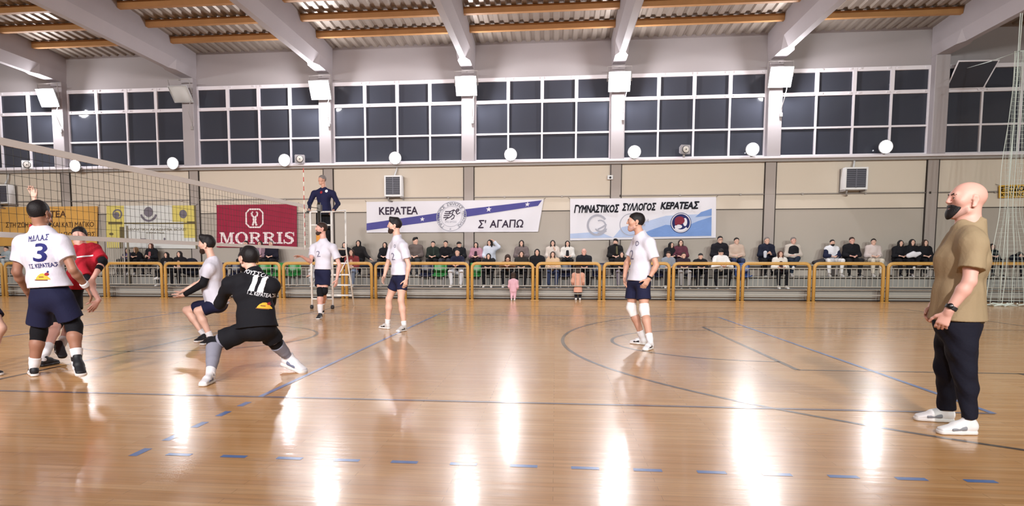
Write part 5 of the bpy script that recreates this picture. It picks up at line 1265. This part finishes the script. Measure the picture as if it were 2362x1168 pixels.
crowd = [
 (14, 575, 'b', dict(label='short-haired spectator in a pale grey-blue top at the far left edge', top=(150, 160, 166), hair=SB, legs=(170, 178, 182), shoes=WSH)),
 (-8, 582, 'b', dict(label='spectator in black cut by the left frame edge', hair=L_)),
 (294, 579, 'b', dict(label='spectator with long dark hair and a violet scarf, beside the barred gate', top=(52, 44, 74), hair=L_, scarf=(96, 88, 140), face=(.4, -1, 0))),
 (313, 577, 'b', dict(label='spectator with light brown hair next to the violet scarf', hair=('long', 'blond'), lean=.1, face=(-.5, -1, -.1), shoes=WSH)),
 (348, 568, 'b', dict(label='spectator in an open black jacket with hands joined at the chest under the net tape', hair=LA, arms='phone', inner=(150, 90, 92), shoes=BSH)),
 (384, 589, 'f', dict(label='long-haired spectator in a black quilted jacket low beside the black coat heap', hair=L_, inner=(120, 112, 108), spread=.16, cross=True, shoes=WSH)),
 (414, 587, 'f', dict(label='slim long-haired spectator in black touching the black coat heap', hair=L_, inner=(176, 140, 120), bulk=.9)),
 (567, 563, 'b', dict(label='dark-haired spectator whose head shows left of the player in black, under the crimson banner', hair=SB, top=(58, 52, 60))),
 (600, 563, 'b', dict(label='spectator in a pinkish grey scarf right of the head of the player in black', hair=LB, top=(128, 104, 116), scarf=(170, 140, 152))),
 (625, 563, 'b', dict(label='spectator with thin grey hair and a dark jacket under the crimson banner', hair=('fade', 'grey'), top=(26, 24, 38), bulk=1.15)),
 (795, 566, 'b', dict(label='long black-haired spectator in black right beside the referee ladder', hair=L_)),
 (827, 562, 'b', dict(label='long black-haired spectator in a dark top reaching out to one side', hair=L_, arms='reach', top=(34, 32, 34))),
 (811, 583, 'f', dict(label='young spectator in a brick red jacket and light jeans on the lower step', hair=LB, top=(122, 50, 52), legs=LDN, inner=(190, 150, 140), shoes=WSH, bulk=.9)),
 (888, 566, 'b', dict(label='long-haired spectator in black half hidden by the player below the striped banner', hair=L_)),
 (958, 557, 'b', dict(label='spectator with a dark cap of hair and a grey-brown jacket seen in half profile', top=(98, 88, 86), hair=('quiff', 'black'), face=(.8, -.6, 0), legs=(52, 54, 60))),
 (999, 564, 'b', dict(label='spectator in a dark green jacket with hands together, under the striped banner', top=(36, 44, 40), hair=SB, scarf=(44, 54, 48))),
 (1028, 563, 'b', dict(label='spectator in a plain black sweater right of the dark green jacket', hair=SB, coat=False, legs=(60, 60, 70))),
 (1059, 565, 'b', dict(label='spectator in a black cap looking sideways before the pilaster', hair=('cap', 'black'), face=(.75, -.6, -.1))),
 (1055, 583, 'f', dict(label='spectator in a navy sweater and white ripped jeans on the lower step', top=(30, 30, 52), legs=(208, 210, 216), hair=SB, shoes=WSH, coat=False, spread=.18, arms='knees')),
 (1098, 566, 'b', dict(label='spectator in a pink jacket with long dark hair parted in the middle', top=(176, 132, 148), hair=L_, inner=(44, 30, 38))),
 (1130, 561, 'b', dict(label='spectator in a white jacket with one hand on the head', top=(196, 202, 216), hair=HF, arms='head', face=(-.35, -1, -.1))),
 (1127, 592, 'f', dict(label='spectator with black hair and black coat on the lower step under the raised white sleeve', hair=L_, shoes=WSH)),
 (1171, 596, 'f', dict(label='spectator bending forward with a round brown head of hair and brown jacket, behind the toddler', top=(112, 82, 66), hair=LB, lean=.25, arms='knees', face=(.1, -.8, -.7), shoes=WSH)),
 (1203, 562, 'b', dict(label='spectator with long dark hair and a grey-brown fur jacket', top=(112, 100, 100), hair=L_, arms='phone')),
 (1203, 587, 'f', dict(label='long-haired spectator in a dark olive jacket on the lower step below the grey-brown fur jacket', top=(44, 42, 40), hair=LB, arms='lap')),
 (1239, 583, 'f', dict(label='spectator in a puffy black coat with centre-parted dark hair, behind a barrier post', hair=HF, bulk=1.12)),
 (1275, 562, 'b', dict(label='spectator with long dark hair in a cream jacket and hands under the chin', top=(206, 194, 186), hair=L_, arms='face')),
 (1275, 588, 'f', dict(label='spectator with very long hair in a beige vest and dark jeans on the lower step', top=(206, 178, 150), hair=LB, legs=DEN, shoes=BSH)),
 (1309, 563, 'b', dict(label='spectator in an open white jacket with long dark hair, first left of the club banner', top=(212, 208, 204), hair=L_, inner=(30, 28, 32))),
 (1347, 582, 'f', dict(label='bald spectator in a dark coat between two empty seats', hair=None, top=(24, 26, 34), skin_k='rosy', bulk=1.1)),
 (1420, 560, 'b', dict(label='large bearded spectator in black left of the player with white knee pads', hair=('quiff', 'black'), beard=('black', .008), top=(26, 24, 26), bulk=1.18, scarf=(90, 86, 64), face=(-.4, -1, 0))),
 (1434, 588, 'f', dict(label='spectator with dark hair beside the hip of the player with white knee pads', hair=HF, top=(30, 28, 30), legs=(110, 104, 116))),
 (1548, 566, 'b', dict(label='dark-haired spectator in a black jacket leaning towards the burgundy jacket', hair=HF, face=(.5, -1, 0))),
 (1570, 561, 'b', dict(label='spectator with long hair in a burgundy jacket under the round badge', top=(92, 48, 62), hair=LB, legs=(46, 42, 52))),
 (1542, 588, 'f', dict(label='boy in a grey hoodie right of the player with white knee pads', top=(134, 140, 152), hair=('short', 'brown'), legs=(52, 52, 56), arms='lap', face=(-.3, -1, -.2), lean=.1, shoes=WSH)),
 (1577, 590, 'f', dict(label='spectator in dark clothes leaning beside the boy in the grey hoodie', top=(48, 36, 48), hair=('short', 'brown'), legs=(150, 148, 150))),
 (1616, 592, 'f', dict(label='spectator in a dark cap low under the right corner of the club banner', hair=('cap', 'black'), top=(24, 24, 30), lean=.05)),
 (1661, 554, 'b', dict(label='tall spectator with glasses in a wide black jacket, just right of the club banner', hair=SB, bulk=1.15, top=(24, 22, 30))),
 (1663, 583, 'f', dict(label='spectator in a white jacket looking down at folded hands on the lower step', top=(226, 224, 224), hair=('short', 'black'), face=(0, -.75, -.6), arms='knees', spread=.2, bulk=1.1)),
 (1699, 557, 'b', dict(label='spectator in a beige knitted sweater and blue jeans beside the tall man with glasses', top=(190, 168, 154), hair=SB, legs=DEN, arms='cross')),
 (1769, 556, 'b', dict(label='grey-haired spectator in a navy jacket holding a pale cup before the pilaster', top=(26, 30, 48), hair=('fade', 'grey'), arms='phone', bulk=1.1)),
 (1800, 587, 'f', dict(label='spectator with long dark hair, white jacket and black trousers on the lower step', top=(220, 214, 208), hair=LA, shoes=WSH, inner=(56, 34, 40))),
 (1830, 556, 'b', dict(label='grey-haired spectator in a black vest over beige sleeves', top=(190, 180, 172), hair=('short', 'grey'), arms='cross', legs=(34, 44, 60), cross=True, shoes=WSH, skin_k='rosy')),
 (1920, 561, 'b', dict(label='bearded spectator in a white hooded sweater with navy sleeves and white trousers', top=(220, 220, 228), hair=('fade', 'black'), beard=('black', .008), legs=(224, 222, 224), shoes=WSH, spread=.2)),
 (1965, 556, 'b', dict(label='spectator in a big black hooded sweater between two light sweaters', hair=('short', 'brown'), legs=(30, 30, 34), spread=.17, bulk=1.15, skin_k='rosy')),
 (2015, 559, 'b', dict(label='spectator in a pale pinkish grey sweater and cream trousers, third of the three young men', top=(204, 190, 188), hair=('fade', 'black'), legs=(210, 200, 186), shoes=WSH, arms='lap', face=(-.3, -1, 0))),
 (2077, 562, 'b', dict(label='spectator in a black coat, first of the three long-haired women in black', hair=L_)),
 (2104, 560, 'b', dict(label='spectator in black holding a white bundle, middle one of the three long-haired women', hair=L_, cross=True, shoes=WSH)),
 (2134, 561, 'b', dict(label='spectator in black with lighter brown hair, third of the women in black, beside the coach', hair=LB, cross=True, shoes=WSH)),
 (2288, 570, 'b', dict(label='spectator in a dark coat half hidden right behind the coach', top=(20, 30, 34), hair=HF)),
 (2352, 590, 'b', dict(label='spectator in a dark coat behind the hanging net at the right edge', top=(26, 30, 42), hair=('hood', 'black'), bulk=1.15)),
]
crowd_objs = {}
for (px, py, row, kw) in crowd:
    kw = dict(kw); crowd_objs[px] = seated(px, py, row, kw.pop('label'), **kw)
# extras worn or held
o = crowd_objs[1830]; S_ = Solid(.013); M_ = o['M']
S_.slab(M_+A3(0, 0, -.06), M_+A3(0, 0, -.22), (1, 0, 0), .195, .165, .20, .168, .03); S_.slab(M_+A3(0, 0, -.22), M_+A3(0, .01, -.42), (1, 0, 0), .20, .168, .20, .17, .03); S_.cut(M_+A3(0, 0, -.42), (0, 0, -1)); S_.build('vest', cc(BLK), o['root'])
o = crowd_objs[1920]; J_ = o['J']; k_ = o['sc']
for q in 'AB':
    S_ = Solid(.013); S_.cone(lerp(J_['sh'+q], J_['el'+q], .2), J_['el'+q], .092*k_, .080*k_, .03); S_.cone(J_['el'+q], lerp(J_['el'+q], J_['wr'+q], .85), .080*k_, .064*k_, .03); S_.build('sleeve', cc(NVY), o['root'])
o = crowd_objs[1661]; H_ = o['head']; g_ = MB()
for x in (-.032, .032): g_.tube([H_.p(x+.021*math.cos(a), .103, .010+.017*math.sin(a)) for a in np.linspace(0, 2*math.pi, 14)[:-1]], .003, 5, closed=True)
g_.tube([H_.p(-.011, .105, .014), H_.p(.011, .105, .014)], .003, 5)
for x in (-1, 1): g_.tube([H_.p(x*.053, .101, .014), H_.p(x*.084, .05, .014), H_.p(x*.084, -.02, .012)], .0025, 5)
g_.build('glasses', mdk, o['root'])
def small(name, label, cat, build, m, parts=None):
    S_ = Solid(.008); build(S_); return tag(S_.build(name, m, None, np.mean([p[1] for p in S_.pr], 0)), label, cat)
c_ = P(1765, 588, 21.82); small('cup', 'pale paper cup held by the grey-haired man in the navy jacket', 'cup', lambda s: s.cone(c_-A3(0, 0, .06), c_+A3(0, 0, .07), .045, .055, .01), mat('cup_pale', (196, 198, 208), .6))
c_ = P(2106, 588, 21.75); small('white_bag', 'white bundle lying on the lap of the middle woman in black', 'bag', lambda s: (s.slab(c_-A3(.12, 0, .03), c_+A3(.02, 0, .02), (0, 0, 1), .07, .08, .09, .07, .04), s.slab(c_+A3(.06, 0, 0), c_+A3(.18, 0, .04), (0, 0, 1), .08, .07, .05, .06, .03)), cc((220, 218, 226)))
c_ = A3(P(440, 590, 21.3)[0], 21.34, .84)
def coatheap(s):
    s.slab(c_-A3(.0, 0, .02), c_+A3(0, 0, .30), (1, 0, 0), .25, .16, .20, .13, .06); s.slab(c_+A3(-.12, -.1, .12), c_+A3(.14, -.1, .26), (0, 0, 1), .09, .06, .10, .06, .05); s.cone(c_+A3(-.22, -.06, -.02), c_+A3(.24, -.08, .02), .09, .10, .05); s.disp = wrinkles(.008, 5, 40.)
small('padded_coat', 'big black padded coat heaped on a seat behind the head of the crouching player', 'coat', coatheap, cc((22, 24, 36)))
c_ = A3(P(1889, 600, 22.2)[0], 22.2, 1.12)
small('dark_bag', 'dark grey bag lying on the bench left of the bearded man in white', 'bag', lambda s: s.slab(c_-A3(.14, 0, .0), c_+A3(.10, 0, .03), (0, 0, 1), .06, .12, .10, .11, .05), cc((58, 56, 60)))
c_ = A3(P(858, 597, 21.2)[0], 21.02, .98)
small('dark_jacket', 'dark blue jacket draped over the seat left of the player below the striped banner', 'jacket', lambda s: (s.slab(c_-A3(.30, 0, .0), c_+A3(.24, 0, .06), (0, 0, 1), .06, .13, .13, .12, .05),), cc((28, 32, 44)))
# child in pale clothes, child in the peach coat, toddler in pink
def standing(px, head_py, foot_py, Yk, label, top, legs, shoesc, hairs, f=(0, 1, 0), sc=.6, hem=.16, skin_k='fair'):
    hd = P(px, head_py, Yk); z0 = Yk_floor; H_ = hd[2]-z0; x = hd[0]; f = unit(f); S = unit(np.cross((0, 0, 1), f))
    at = lambda s_, fw, t: A3(x, Yk, z0+H_*t)+S*s_+f*fw
    k = H_/1.0
    J = dict(head=hd, neck=at(0, 0, .80), shA=at(.13*k, 0, .74), shB=at(-.13*k, 0, .74), pelvis=at(0, 0, .43), hipA=at(.065*k, 0, .40), hipB=at(-.065*k, 0, .40))
    for q, s_ in (('A', 1), ('B', -1)):
        J['el'+q] = at(s_*.17*k, .02, .55); J['wr'+q] = at(s_*.16*k, .10*k, .45); J['hd'+q] = at(s_*.15*k, .16*k, .42)
        J['kn'+q] = at(s_*.06*k, .02, .23); J['an'+q] = at(s_*.06*k, -.01, .065); J['to'+q] = A3(*(at(s_*.07*k, .10*k, .0)[:2]), z0+.003)
    return person(label, J, f, skin_k, .012, sc, None, head_k=1.35, shirt=cc(top), sleeve=1.9, hem=hem*k, pants=cc(legs), hair=hairs, hands='simple', shoes=(mat('child_shoe_%02x' % shoesc[0], shoesc, .6), mat('spectator_sole', (200, 198, 196), .6)), seed=abs(int(px)), wr=.003, bulk=.95, fh=.010, belly=.01)
Yk_floor = 0.
standing(1184, 634, 691, 19.93, 'toddler in a pink jumpsuit standing at the barrier with the back turned', (212, 168, 182), (214, 172, 186), WSH, ('half', 'brown'), (.1, 1, 0), .50, .10)
standing(1334, 614, 690, 20.40, 'child in a peach coat and dark leggings standing behind the barrier', (212, 160, 140), (24, 24, 34), WSH, ('long', 'brown'), (0, 1, 0), .66, .20)
Yk_floor = T1Z
standing(718, 603, 664, 20.9, 'child in white and pale grey standing on the step behind the net post', (206, 208, 214), (190, 196, 206), WSH, ('short', 'black'), (-.9, -.4, 0), .62, .08)
standing(1570, 622, 690, 20.9, 'small child in a white top and dark trousers behind the barrier right of the white knee pads', (214, 212, 212), (58, 58, 64), WSH, ('short', 'brown'), (.3, -1, 0), .5, .08) if False else None
